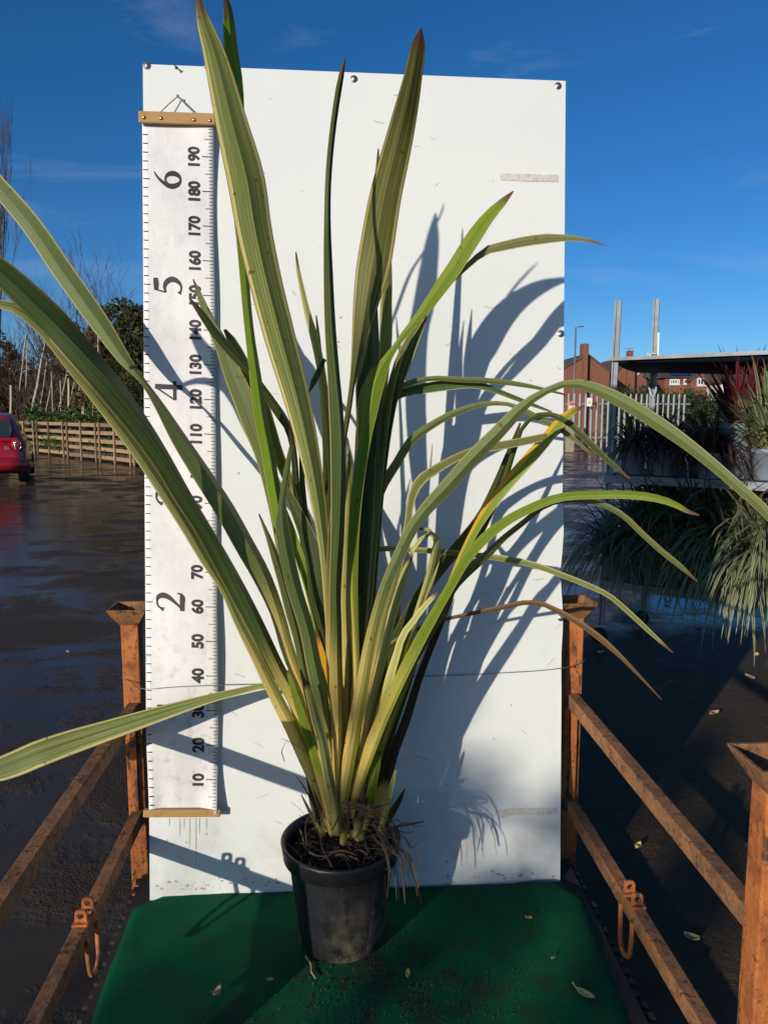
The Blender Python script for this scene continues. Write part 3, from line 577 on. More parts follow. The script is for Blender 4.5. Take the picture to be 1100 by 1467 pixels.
# ------------------------------------------------------------------ green carpet
def carp(x, y): p = atz(x, y, CZ); return p.x, p.y
left = [carp(240, 1277), carp(190, 1297), carp(125, 1467)]; right = [carp(797, 1262), carp(838, 1284), carp(905, 1467)]
def lerp2(a, b, t): return (a[0] + (b[0] - a[0]) * t, a[1] + (b[1] - a[1]) * t)
def edgept(e, t):
    if t < 0.08: return lerp2(e[0], e[1], t / 0.08)
    return lerp2(e[1], (e[1][0] + (e[2][0] - e[1][0]) * 2.1, e[1][1] + (e[2][1] - e[1][1]) * 2.1), (t - 0.08) / 0.92)
cb = MB(); nu, nv = 60, 60; vs = []
for j in range(nv + 1):
    t = j / nv; l, r = edgept(left, t), edgept(right, t)
    for i in range(nu + 1):
        a = i / nu; x, y = lerp2(l, r, a); ed = min(a, 1 - a, t * 2 + 0.004) * nu
        z = CZ + 0.004 * noise.noise(Vector((x * 5, y * 5, 0.3))) + 0.0015 * noise.noise(Vector((x * 19, y * 19, 1.3)))
        if a > 0.88 and t < 0.5: z += 0.008 * math.sin((a - 0.88) / 0.12 * 3.14)
        z -= 0.012 * max(0, 1 - ed / 1.2) ** 2
        vs.append((x, y, z))
cb.add(vs, [(j * (nu + 1) + i, (j + 1) * (nu + 1) + i, (j + 1) * (nu + 1) + i + 1, j * (nu + 1) + i + 1) for j in range(nv) for i in range(nu)])
co = cb.build('carpet', M_CARPET, None, True); md = co.modifiers.new('solid', 'SOLIDIFY'); md.thickness = 0.008; md.offset = -1 
tag(co, 'dark green turf carpet laid on the stillage deck under the pot', 'carpet')

# ------------------------------------------------------------------ potted flax plant
PC = Vector((-0.113, 1.903, CZ + 0.004))
plant = thing('potted_flax_plant', PC, 'tall variegated flax with long sword leaves in a black plastic pot', 'potted plant')
pt = MB(); RB, RT, PH = 0.108, 0.148, 0.288
prof = [(0.0, 0.0), (RB - .012, 0.0), (RB, 0.006), (RB + .010, 0.07), (RT - .012, PH - .05), (RT - .008, PH - .048), (RT + .004, PH - .046), (RT + .009, PH - .010), (RT + .010, PH - .003), (RT + .006, PH), (RT + .001, PH - .002), (RT - .006, PH - .02), (RT - .016, PH - .10), (RT - .022, PH - .16)]
def ribs(r, z, a): return r - (0.0022 if (0.02 < z < PH - 0.055 and r > RB and (a * 14 / (2 * math.pi)) % 1.0 < 0.12) else 0) 
pt.lathe(prof, PC, 112, f=ribs); pt.build('pot', M_POT, plant, True)
sb = MB(); n = 40; rings = 9; vs = [PC + Vector((0, 0, PH - 0.045))]
for i in range(1, rings + 1):
    for j in range(n):
        a = 2 * math.pi * j / n; r = (RT - 0.010) * i / rings; h = PH - 0.055 + 0.03 * (1 - i / rings) + 0.014 * noise.noise(Vector((math.cos(a) * r * 30, math.sin(a) * r * 30, 2)))
        vs.append(PC + Vector((r * math.cos(a), r * math.sin(a), h)))
sb.add(vs, [(0, 1 + j, 1 + (j + 1) % n) for j in range(n)] + [(1 + (i - 1) * n + j, 1 + i * n + j, 1 + i * n + (j + 1) % n, 1 + (i - 1) * n + (j + 1) % n) for i in range(1, rings) for j in range(n)])
sb.build('soil', M_SOIL, plant, True)
def board_limit(p, m=0.012):                           # keep a leaf point in front of the board's face where it overlaps it
    d = (p - B0); u = d.dot(BU); v = d.dot(BV)
    return d.dot(BN) > -m and abs(u) < BW + 0.03 and v < BH + 0.02
def leaf(style, pts, tw=20, fold=0.22, tw2=None, seg=None, label=None, base=True):
    """pts from tip to foot: (x, y, apparent width in px, distance)"""
    pts = pts[::-1]
    ln = sum(math.hypot(pts[i + 1][0] - pts[i][0], pts[i + 1][1] - pts[i][1]) for i in range(len(pts) - 1)); m = seg or max(14, min(48, int(ln / 16)))
    q = catmull(pts, m); P = []
    for (x, y, w, Y) in q:
        p = atY(x, y, Y)
        if board_limit(p): p = onb(x, y, 0.014)
        P.append(p)
    na = 6; vs = []; uvs = []; L_ = [0.0]
    for i in range(1, m): L_.append(L_[-1] + (P[i] - P[i - 1]).length)
    for i in range(m):
        t = (P[min(i + 1, m - 1)] - P[max(i - 1, 0)]).normalized(); vd = (P[i] - CAM).normalized()
        s0 = vd.cross(t); s0 = s0.normalized() if s0.length > 1e-4 else Vector((1, 0, 0)); n0 = t.cross(s0)
        k = i / (m - 1); tt = R(np.interp(k, [a for a, b in tw], [b for a, b in tw]) if isinstance(tw, list) else tw + ((tw2 if tw2 is not None else tw) - tw) * (1 - k))
        tt += R(5) * math.sin(k * 7 + pts[0][0])
        sd = s0 * math.cos(tt) + n0 * math.sin(tt); nn = t.cross(sd)
        hw = 0.5 * q[i, 2] * depth(P[i]) / F / max(0.3, math.cos(tt)); fd = fold * (2.1 - 1.5 * k)
        for j in range(na + 1):
            a = -1 + 2 * j / na
            vs.append(P[i] + sd * (a * hw) - nn * (hw * fd * (1 - abs(a)) * (1 if nn.dot(vd) > 0 else -1)))
    mb = MB(); fs = []; us = []
    for i in range(m - 1):
        for j in range(na):
            fs.append((i * (na + 1) + j, i * (na + 1) + j + 1, (i + 1) * (na + 1) + j + 1, (i + 1) * (na + 1) + j))
            us.append([(j / na, L_[i] / L_[-1]), ((j + 1) / na, L_[i] / L_[-1]), ((j + 1) / na, L_[i + 1] / L_[-1]), (j / na, L_[i + 1] / L_[-1])])
    mb.add(vs, fs, us); o = mb.build('leaf', M_LEAF[style], plant, True)
    for ed in o.data.edges:
        if ed.vertices[0] % (na + 1) == na // 2 and ed.vertices[1] % (na + 1) == na // 2: ed.use_edge_sharp = True
    if label: o['label'] = label
    return o
LEAVES = [
 # big left leaf leaning towards the viewer
 ('s', [(283,-12,4,1.60),(290,25,18,1.612),(302,60,28,1.63),(332,176,46,1.68),(354,264,54,1.72),(363,322,51,1.745),(382,409,47,1.775),(400,479,45,1.80),(430,590,36,1.835),(453,700,24,1.85),(464,780,16,1.86),(470,850,14,1.865),(477,950,18,1.87),(484,1080,20,1.875),(487,1175,18,1.88)], 4, .42, None),
 ('b', [(321,-14,2,1.635),(326,10,12,1.645),(330,60,19,1.67),(338,118,20,1.70),(341,200,20,1.75),(343,300,18,1.79),(346,340,15,1.81),(357,470,13,1.85),(366,540,17,1.86),(374,600,20,1.875),(382,640,19,1.885),(392,700,19,1.89),(402,760,18,1.895),(420,860,20,1.90),(445,960,20,1.90),(468,1100,20,1.90),(474,1165,16,1.90)], 30, .35, None),
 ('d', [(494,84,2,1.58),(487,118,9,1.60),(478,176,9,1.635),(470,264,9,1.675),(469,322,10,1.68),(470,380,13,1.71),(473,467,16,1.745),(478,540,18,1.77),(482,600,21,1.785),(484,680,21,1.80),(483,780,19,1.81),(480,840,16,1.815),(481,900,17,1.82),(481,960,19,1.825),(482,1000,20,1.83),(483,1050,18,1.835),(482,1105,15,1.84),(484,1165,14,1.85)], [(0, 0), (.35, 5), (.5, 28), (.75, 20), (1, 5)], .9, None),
 ('s', [(603,40,3,1.50),(600,59,17,1.515),(592,107,26,1.57),(573,195,39,1.70),(552,282,46,1.79),(537,369,49,1.845),(523,440,35,1.86),(514,490,20,1.865),(506,540,9,1.865),(499,590,8,1.86),(490,640,9,1.855),(483,690,10,1.85),(477,740,10,1.85),(472,800,9,1.85),(472,900,12,1.855),(478,1000,16,1.86),(483,1150,14,1.87)], [(0, 10), (.40, 45), (.56, 40), (.68, -4), (.85, 0), (1, 14)], .30, None),
 # left fan
 ('g', [(-45,212,16,2.13),(0,268,26,2.13),(40,315,29,2.12),(92,390,30,2.11),(147,468,27,2.10),(184,522,16,2.09),(205,546,8,2.08),(227,578,13,2.06),(258,630,22,2.03),(290,680,26,2.0),(321,728,28,1.97),(350,780,28,1.94),(375,825,26,1.925),(398,880,20,1.91),(412,930,19,1.90),(432,985,16,1.89),(448,1040,15,1.885),(466,1120,16,1.88),(474,1170,14,1.88)], [(0, 0), (.25, 5), (.34, 50), (.60, 58), (.66, 0), (1, -10)], .25, None),
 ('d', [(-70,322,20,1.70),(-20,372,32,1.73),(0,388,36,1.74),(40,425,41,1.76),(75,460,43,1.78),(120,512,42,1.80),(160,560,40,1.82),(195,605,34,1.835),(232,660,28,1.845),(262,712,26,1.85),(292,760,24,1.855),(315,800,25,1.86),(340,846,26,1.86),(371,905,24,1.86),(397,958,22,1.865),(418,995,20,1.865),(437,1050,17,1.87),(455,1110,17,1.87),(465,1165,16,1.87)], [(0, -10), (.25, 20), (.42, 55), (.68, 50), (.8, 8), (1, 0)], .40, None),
 ('s', [(-60,440,6,1.72),(-15,434,11,1.74),(22,441,15,1.75),(60,470,19,1.77),(100,520,19,1.79),(150,585,17,1.81),(195,645,17,1.82),(232,700,17,1.825),(265,752,16,1.83),(298,808,14,1.835),(318,840,10,1.84),(343,893,13,1.84),(372,950,16,1.845),(396,1000,18,1.85),(414,1035,19,1.85),(437,1085,20,1.855),(455,1125,21,1.86),(465,1160,18,1.865)], [(0, -15), (.35, -5), (.5, 20), (1, 20)], .3, None),
 ('g', [(277,400,2,1.98),(287,425,8,1.98),(303,465,15,1.975),(318,495,20,1.97),(333,535,26,1.965),(350,575,30,1.96),(362,610,28,1.955),(374,645,22,1.95),(385,690,18,1.945),(395,740,15,1.94),(412,830,16,1.93),(440,960,16,1.92),(470,1120,16,1.91)], -25, .3, None),
 ('d', [(272,428,3,1.93),(285,444,9,1.93),(303,470,12,1.93),(320,492,13,1.93),(340,514,13,1.93),(360,535,10,1.935),(380,562,11,1.94),(400,592,14,1.945),(411,608,12,1.95),(418,632,9,1.95),(425,700,10,1.95),(440,800,14,1.945),(462,950,15,1.93),(476,1130,14,1.92)], 45, .4, None),
 ('s', [(322,472,4,2.03),(331,486,12,2.03),(345,515,18,2.02),(360,545,20,2.015),(375,580,20,2.01),(386,610,17,2.005),(400,655,16,2.0),(415,690,16,1.99),(430,722,15,1.985),(445,770,14,1.97),(460,850,14,1.96),(476,1000,14,1.94),(484,1140,14,1.93)], 15, .2, None),
 ('d', [(405,688,4,1.90),(420,722,14,1.90),(439,765,22,1.895),(450,800,26,1.89),(455,850,25,1.885),(462,890,17,1.885),(469,925,12,1.885),(478,1000,12,1.885),(484,1120,12,1.885)], -30, .3, None),
 ('g', [(418,630,2,1.83),(413,662,8,1.83),(409,690,10,1.83),(405,715,9,1.83),(404,745,18,1.825),(410,790,22,1.82),(421,840,22,1.815),(439,900,21,1.815),(451,960,22,1.815),(462,1010,19,1.82),(468,1050,17,1.825),(475,1110,17,1.84),(480,1165,14,1.85)], 18, .25, 40),
 ('g', [(371,736,2,1.86),(384,768,7,1.855),(395,800,12,1.85),(407,840,14,1.845),(416,875,15,1.84),(424,905,13,1.84),(435,960,11,1.84),(445,1010,12,1.84),(456,1060,13,1.845),(468,1130,13,1.855)], 20, .3, None),
 ('s', [(440,981,10,1.77),(443,990,12,1.77),(450,1020,14,1.775),(461,1060,15,1.78),(470,1110,15,1.79),(478,1150,15,1.80),(484,1195,12,1.815)], 10, .35, None),
 ('b', [(412,960,4,1.80),(424,1000,10,1.80),(437,1040,12,1.80),(452,1090,12,1.805),(466,1140,12,1.81),(476,1180,10,1.82)], -35, .3, None),
 # centre
 ('b', [(735,274,2,1.90),(722,287,10,1.90),(700,310,17,1.90),(675,345,22,1.90),(650,385,22,1.90),(625,420,19,1.90),(600,455,14,1.90),(580,478,10,1.90),(566,497,8,1.895),(550,522,16,1.885),(538,550,25,1.875),(532,585,20,1.865),(521,640,17,1.86),(512,700,17,1.85),(507,760,16,1.845),(505,840,15,1.845),(507,900,13,1.85),(510,960,11,1.855),(507,1040,12,1.86),(499,1140,13,1.87)], -30, .22, 28),
 ('s', [(559,352,2,1.97),(556,400,12,1.965),(553,440,17,1.96),(553,480,18,1.955),(550,520,17,1.95),(547,560,15,1.945),(543,620,15,1.94),(538,700,17,1.93),(533,760,17,1.925),(529,820,15,1.92),(522,900,14,1.915),(515,1000,14,1.91),(505,1140,13,1.905)], 25, .3, None),
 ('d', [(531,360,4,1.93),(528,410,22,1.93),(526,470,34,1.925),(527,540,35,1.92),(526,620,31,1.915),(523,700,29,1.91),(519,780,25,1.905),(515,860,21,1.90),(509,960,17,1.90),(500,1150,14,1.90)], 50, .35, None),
 ('s', [(542,213,2,1.99),(541,240,6,1.985),(538,300,12,1.98),(535,380,16,1.97),(531,450,18,1.96),(527,600,16,1.95),(520,800,15,1.93),(510,1000,14,1.92),(502,1140,13,1.915)], 20, .3, None),
 ('y', [(424,361,2,1.94),(427,385,5,1.94),(433,415,7,1.94),(441,450,9,1.935),(452,490,12,1.93),(460,530,12,1.925),(466,580,12,1.92),(471,640,11,1.915),(475,700,10,1.91),(480,820,10,1.905),(485,960,12,1.90),(489,1140,12,1.90)], 20, .3, None),
 ('d', [(453,452,2,1.99),(456,480,5,1.985),(459,520,7,1.98),(463,570,9,1.975),(468,640,12,1.97),(474,740,13,1.955),(482,900,13,1.94),(489,1140,12,1.93)], 30, .3, None),
 ('d', [(443,562,2,1.90),(449,548,9,1.90),(458,530,9,1.905),(467,512,5,1.91),(473,530,5,1.915),(478,600,8,1.92),(484,760,10,1.92),(490,1000,10,1.91)], 20, .3, None),
 ('d', [(612,453,2,2.02),(603,470,8,2.02),(592,490,14,2.015),(582,515,17,2.01),(573,540,16,2.0),(563,570,15,1.99),(555,610,15,1.98),(547,670,14,1.97),(538,760,14,1.95),(526,900,13,1.93),(508,1140,13,1.92)], -35, .3, None),
 ('d', [(604,448,2,2.0),(595,468,6,2.0),(585,492,9,1.995),(575,520,12,1.985),(566,550,12,1.98),(556,600,12,1.97),(545,700,12,1.96),(532,860,12,1.94),(512,1130,12,1.92)], 30, .3, None),
 ('s', [(867,352,1,1.80),(842,344,5,1.82),(810,341,9,1.85),(771,343,14,1.88),(723,352,13,1.91),(694,360,11,1.93),(680,371,8,1.935),(664,386,7,1.94),(638,412,6,1.94),(615,440,7,1.94),(595,470,8,1.94),(575,505,9,1.94),(561,550,11,1.94),(550,620,12,1.94),(540,720,12,1.935),(528,860,12,1.925),(510,1130,12,1.915)], -15, .3, None),
 ('y', [(498,628,2,1.88),(500,660,7,1.88),(500,710,10,1.88),(497,780,10,1.88),(494,860,12,1.88),(496,950,13,1.88),(494,1120,12,1.885)], 25, .3, None),
 # right side arching leaves
 ('g', [(1135,785,6,1.42),(1100,737,14,1.44),(1060,700,15,1.48),(1020,665,16,1.52),(980,633,18,1.56),(940,605,20,1.59),(900,580,20,1.62),(860,560,18,1.65),(830,550,14,1.67),(804,551,10,1.685),(780,561,10,1.70),(760,573,12,1.715),(740,590,17,1.73),(720,612,20,1.74),(680,652,21,1.76),(640,697,21,1.78),(612,727,19,1.79),(588,760,17,1.795),(572,795,17,1.80),(556,830,16,1.80),(540,880,16,1.80),(530,920,17,1.80),(518,985,18,1.805),(508,1040,20,1.81),(498,1100,19,1.82),(492,1140,17,1.825),(490,1175,14,1.84)], [(0, -24), (.3, -14), (.5, 12), (1, 22)], .42, None),
 ('b', [(1001,738,2,1.60),(985,733,6,1.61),(965,722,9,1.62),(940,714,11,1.635),(900,709,12,1.66),(850,709,12,1.69),(800,713,12,1.72),(760,728,13,1.74),(720,750,14,1.76),(690,775,15,1.775),(665,805,14,1.785),(648,835,13,1.79),(625,875,14,1.80),(600,920,16,1.80),(572,975,17,1.81),(547,1030,18,1.82),(525,1085,19,1.825),(508,1135,17,1.835),(500,1170,14,1.845)], [(0, -22), (.5, -18), (1, -15)], .3, None),
 ('g', [(998,833,2,1.66),(975,812,7,1.67),(950,792,8,1.68),(920,765,8,1.70),(890,737,8,1.72),(860,722,8,1.74),(830,717,7,1.76),(800,718,7,1.78),(775,728,7,1.79),(750,748,8,1.80),(720,772,9,1.81),(695,797,12,1.82),(670,818,14,1.825),(650,840,13,1.83),(630,880,12,1.835),(602,930,12,1.84),(570,990,12,1.85),(540,1060,12,1.86),(512,1150,12,1.87)], 25, .3, None),
 ('o', [(837,582,2,1.93),(820,589,11,1.93),(796,612,16,1.93),(780,632,17,1.93),(752,664,18,1.93),(724,696,17,1.93),(700,728,15,1.93),(680,760,12,1.925),(660,800,10,1.92),(640,850,10,1.92),(600,935,10,1.92),(550,1060,11,1.915),(520,1150,12,1.91)], -15, .25, None),
 ('d', [(745,606,3,2.03),(728,650,8,2.03),(710,695,11,2.03),(690,738,14,2.02),(664,775,18,2.01),(635,808,18,2.0),(607,845,17,1.99),(583,885,16,1.98),(563,925,15,1.97),(550,970,14,1.96),(538,1030,13,1.95),(520,1140,12,1.94)], 30, .3, None),
 ('d', [(790,590,2,1.98),(760,579,6,1.99),(732,568,7,2.0),(700,556,9,2.01),(676,549,14,2.015),(644,551,16,2.02),(610,556,15,2.02),(580,562,12,2.015),(560,572,11,2.01),(548,600,12,2.0),(541,660,13,1.99),(534,760,13,1.97),(522,900,12,1.95),(508,1130,12,1.94)], -12, .25, None),
 ('g', [(812,566,2,1.93),(800,563,3,1.94),(772,556,5,1.95),(740,550,7,1.96),(708,546,8,1.975),(660,544,8,1.985),(620,542,7,1.99),(588,548,8,1.99),(562,563,9,1.985),(551,590,10,1.98),(544,660,11,1.97),(536,780,11,1.95),(516,1100,11,1.93)], 30, .3, None),
 ('g', [(857,660,2,1.92),(830,636,5,1.93),(804,616,8,1.94),(780,604,8,1.95),(752,588,7,1.96),(732,580,6,1.97),(700,578,7,1.985),(660,588,9,2.0),(620,608,11,2.005),(588,632,12,2.0),(568,664,13,1.99),(546,700,14,1.975),(530,780,13,1.955),(516,940,12,1.94),(506,1120,12,1.93)], 12, .3, None),
 ('s', [(806,616,3,1.93),(797,621,8,1.93),(770,628,11,1.93),(730,636,12,1.925),(690,643,13,1.92),(655,655,11,1.91),(625,672,14,1.90),(600,690,15,1.89),(590,712,12,1.885),(584,750,10,1.88),(572,810,10,1.88),(555,870,10,1.88),(535,960,11,1.88),(508,1130,12,1.88)], -14, .3, None),
 ('s', [(963,935,2,1.86),(930,905,6,1.87),(900,877,7,1.88),(870,852,7,1.89),(840,838,8,1.91),(800,822,8,1.93),(760,808,9,1.95),(720,800,9,1.97),(680,795,8,1.985),(640,791,8,1.99),(600,788,8,1.99),(560,786,8,1.985),(536,788,8,1.98),(520,810,8,1.97),(512,880,9,1.95),(506,1100,10,1.93)], 15, .3, None),
 ('x', [(947,1002,1,1.75),(915,968,4,1.78),(890,942,6,1.80),(860,915,9,1.83),(830,893,9,1.85),(800,876,8,1.88),(772,864,7,1.90),(755,863,7,1.92),(720,870,7,1.94),(680,878,6,1.96),(635,888,5,1.97),(600,900,5,1.97),(560,922,5,1.96),(530,990,6,1.95),(512,1130,8,1.93)], 25, .3, None),
 ('s', [(-28,1112,20,1.86),(0,1102,34,1.87),(22,1094,37,1.88),(50,1082,38,1.89),(100,1064,35,1.92),(150,1048,30,1.945),(200,1032,25,1.965),(260,1013,18,1.985),(300,1001,13,1.99),(340,991,10,1.99),(380,983,8,1.985),(420,990,8,1.97),(450,1030,10,1.95),(474,1130,12,1.93)], 14, .22, None),
 ('k', [(654,830,5,1.99),(640,870,10,1.99),(628,900,10,1.985),(612,940,10,1.98),(598,978,11,1.975),(582,1030,13,1.97),(565,1075,14,1.965),(550,1130,15,1.96),(540,1170,14,1.95)], 20, .3, None),
 ('y', [(589,798,4,1.87),(580,820,12,1.87),(572,850,14,1.87),(562,880,14,1.87),(556,910,12,1.87),(546,950,14,1.87),(537,985,12,1.87),(528,1030,11,1.87),(510,1130,12,1.87)], 20, .2, None),
 ('y', [(588,802,5,1.88),(592,785,6,1.88),(602,773,6,1.88),(615,765,6,1.88),(624,761,5,1.88),(626,764,6,1.88),(624,780,9,1.885),(620,800,9,1.89),(611,835,9,1.895),(602,862,8,1.90),(593,890,8,1.90),(575,940,9,1.90),(550,1020,10,1.90),(518,1130,11,1.90)], 30, .3, None),
 ('y', [(597,757,3,1.93),(611,757,5,1.93),(620,765,7,1.93),(627,785,9,1.93),(624,810,9,1.93),(616,840,8,1.93),(600,880,8,1.925),(572,960,9,1.92),(525,1120,10,1.91)], -20, .3, None),
 ('y', [(626,850,5,1.85),(609,867,8,1.85),(594,887,9,1.85),(577,910,10,1.85),(568,938,11,1.85),(557,975,13,1.85),(545,1022,14,1.855),(533,1070,13,1.86),(516,1140,12,1.87)], -12, .25, None),
 ('b', [(594,885,2,1.86),(585,908,5,1.86),(577,940,7,1.86),(570,970,8,1.86),(556,1020,9,1.865),(530,1110,10,1.875)], 20, .3, None),
 ('d', [(902,686,2,1.84),(865,655,8,1.86),(835,625,9,1.88),(812,604,9,1.90),(790,594,8,1.92),(766,596,7,1.94),(750,610,6,1.95),(738,640,7,1.96),(722,690,8,1.97),(690,760,9,1.97),(640,850,10,1.965),(580,970,11,1.95),(525,1130,11,1.93)], 20, .3, None),
 ('a', [(452,902,3,1.88),(458,925,8,1.88),(464,945,9,1.88),(469,965,8,1.88),(473,985,6,1.88),(482,1060,8,1.88),(488,1140,9,1.88)], -20, .2, None),
 ('b', [(407,724,3,1.93),(418,760,10,1.93),(430,800,13,1.925),(445,850,14,1.92),(457,905,13,1.915),(470,980,12,1.91),(482,1120,12,1.91)], -10, .2, None),
 ('b', [(542,1076,8,1.84),(538,1100,13,1.84),(533,1130,13,1.84),(528,1160,12,1.845),(522,1188,8,1.85)], 15, .3, None),
 ('x', [(497,1140,8,1.83),(495,1160,12,1.83),(494,1185,12,1.835),(491,1210,9,1.84)], -10, .3, None),
 ('x', [(447,1100,2,1.86),(452,1125,9,1.86),(460,1150,13,1.86),(468,1190,12,1.86)], 10, .3, None),
 ('k', [(437,1100,2,1.88),(446,1130,9,1.88),(456,1160,12,1.88),(462,1195,10,1.88)], -20, .3, None),
 ('x', [(528,1130,4,1.84),(522,1155,10,1.84),(514,1180,12,1.84),(508,1200,9,1.84)], 15, .3, None),
 ('k', [(580,1130,2,1.98),(570,1150,8,1.975),(556,1172,11,1.97),(545,1195,10,1.96)], -10, .3, None),
 ('k', [(622,870,2,2.02),(600,930,9,2.02),(580,990,11,2.01),(560,1050,12,2.0),(545,1110,13,1.98),(533,1170,12,1.96)], 20, .3, None),
 ('d', [(560,905,2,1.98),(553,940,10,1.98),(543,990,14,1.975),(533,1050,14,1.97),(522,1130,13,1.95)], 10, .3, None),
 ('d', [(512,830,3,1.96),(513,880,12,1.96),(511,950,14,1.955),(507,1050,14,1.95),(502,1150,13,1.94)], -15, .3, None),
 ('d', [(497,800,3,1.95),(499,860,12,1.95),(500,940,13,1.945),(499,1040,13,1.94),(496,1150,12,1.93)], 15, .3, None),
 ('d', [(465,880,3,1.95),(470,930,12,1.95),(476,1000,13,1.945),(482,1080,13,1.94),(488,1160,12,1.93)], 15, .3, None),
 ('d', [(463,600,2,1.96),(468,700,10,1.96),(475,800,11,1.95),(482,950,12,1.94),(488,1140,11,1.93)], 35, .4, None),
 ('d', [(487,560,2,1.95),(490,650,9,1.95),(492,760,11,1.945),(494,900,11,1.94),(494,1140,11,1.93)], 40, .4, None),
 ('d', [(512,590,2,1.97),(511,680,9,1.97),(509,800,11,1.96),(505,950,11,1.95),(500,1140,11,1.94)], 38, .4, None),
 ('g', [(521,560,2,1.90),(520,650,10,1.90),(517,760,10,1.895),(513,880,10,1.89),(507,1000,10,1.885),(500,1150,10,1.88)], 45, .4, None),
 ('y', [(538,640,2,1.92),(534,720,6,1.92),(529,800,7,1.915),(523,900,7,1.91),(515,1000,8,1.905),(503,1150,8,1.90)], -20, .3, None),
 ('d', [(430,600,2,1.97),(433,690,8,1.97),(441,780,10,1.965),(455,900,10,1.955),(472,1040,11,1.945),(484,1150,11,1.94)], 35, .4, None),
 ('k', [(548,905,2,1.93),(540,960,7,1.93),(530,1020,9,1.925),(520,1080,10,1.92),(510,1150,10,1.91)], 30, .4, None),
 ('d', [(575,850,2,2.0),(566,910,8,2.0),(552,980,9,1.99),(536,1060,10,1.975),(518,1140,10,1.96)], 30, .4, None),
 ('k', [(478,1040,2,1.86),(482,1080,8,1.86),(486,1120,9,1.865),(489,1170,9,1.87)], 20, .4, None),
 ('g', [(520,1000,3,1.90),(518,1040,9,1.90),(514,1090,11,1.895),(507,1150,11,1.89)], 15, .3, None),
]
rs = random.Random(12)
for k in range(16):                                    # dead sheaths and torn leaf stubs crowding the crown
    bx_ = rs.uniform(458, 545); yb_ = rs.uniform(1186, 1206); sp = (bx_ - 498) * rs.uniform(0.2, 0.75) + rs.uniform(-8, 8); h_ = rs.uniform(40, 95); Yb = rs.uniform(1.835, 1.95); w_ = rs.uniform(5, 11)
    LEAVES.append((rs.choice('xxkky'), [(bx_ + sp, yb_ - h_, 1.5, Yb - 0.01), (bx_ + sp * .75, yb_ - h_ * .75, w_ * .7, Yb - 0.008), (bx_ + sp * .4, yb_ - h_ * .4, w_, Yb - 0.004), (bx_, yb_, w_ * .8, Yb)], rs.uniform(-40, 40), .4, None))
for (stl, pts, tw, fold, tw2) in LEAVES: leaf(stl, pts, tw, fold, tw2)
# dry straw lying in and hanging out of the pot
M_STRAW = plain('dry_straw', (0.12, 0.075, 0.042), 0.8, var=0.6, scale=25, bump=0)
rs = random.Random(3); sw = MB()
def straw(P, w):
    P = np.array(catmull([tuple(p) for p in P], 10, 3)); P = [Vector(p) for p in P]; n = len(P); ph = rs.uniform(0, 3); vs = []
    for i, p in enumerate(P):
        t = (P[min(i + 1, n - 1)] - P[max(i - 1, 0)]).normalized(); a = t.cross(Vector((math.cos(ph), math.sin(ph), 0.5))).normalized(); k = w * (0.35 + 0.65 * math.sin(3.0 * (i + 0.3) / n))
        vs += [p - a * k, p + t.cross(a) * k * 0.5, p + a * k]
    sw.add(vs, [q for i in range(n - 1) for q in ((3 * i, 3 * i + 1, 3 * i + 4, 3 * i + 3), (3 * i + 1, 3 * i + 2, 3 * i + 5, 3 * i + 4))])
for k in range(300):
    a = rs.uniform(0, 6.28); r = RT * 0.9 * math.sqrt(rs.random()); c = PC + Vector((r * math.cos(a), r * math.sin(a), PH - 0.05 + rs.uniform(0.0, 0.03))); b = rs.uniform(0, 6.28); l = rs.uniform(0.015, 0.05)
    d = Vector((math.cos(b), math.sin(b), rs.uniform(-.25, .35))) * l; e = c + d
    f = (e - PC); rr = math.hypot(f.x, f.y)
    if rr > RT * 0.93: continue
    straw([c - d, c + Vector((0, 0, rs.uniform(0, .012))), e], rs.uniform(0.0012, 0.0042))
for P, w in (([(540,1188,1.93),(575,1183,1.95),(607,1177,1.965)], .006), ([(515,1170,1.84),(545,1210,1.80),(575,1230,1.77),(595,1262,1.76),(603,1293,1.765)], .0035), ([(520,1160,1.84),(545,1195,1.79),(556,1240,1.755),(555,1285,1.75)], .0022),
    ([(545,1200,1.85),(570,1205,1.80),(581,1225,1.78),(583,1245,1.79)], .003), ([(560,1195,1.86),(577,1215,1.83),(578,1275,1.83)], .0018), ([(460,1150,1.80),(438,1180,1.80),(440,1210,1.79)], .003), ([(446,1085,1.86),(420,1065,1.83),(403,1058,1.82)], .0018), ([(412,1060,1.83),(404,1075,1.82),(408,1092,1.82)], .0012),
    ([(486,1165,1.79),(478,1185,1.79),(474,1190,1.79)], .004), ([(455,1185,1.78),(462,1215,1.77),(476,1242,1.765)], .0025), ([(500,1180,1.82),(530,1160,1.82),(560,1150,1.84)], .003), ([(490,1150,1.80),(512,1154,1.80),(535,1162,1.80)], .009), ([(492,1158,1.80),(515,1160,1.795),(530,1175,1.79)], .006), ([(425,1112,1.88),(440,1135,1.87),(452,1160,1.86)], .002), ([(490,1100,1.80),(505,1030,1.795),(492,985,1.80)], .0010), ([(525,993,1.84),(535,1005,1.84),(539,1012,1.84)], .001),
    ([(560,1190,1.88),(580,1200,1.86),(590,1215,1.85),(600,1205,1.86)], .002), ([(430,1205,1.80),(445,1222,1.78),(470,1228,1.775)], .005)):
    straw([atY(x, y, Y) for (x, y, Y) in P], w)
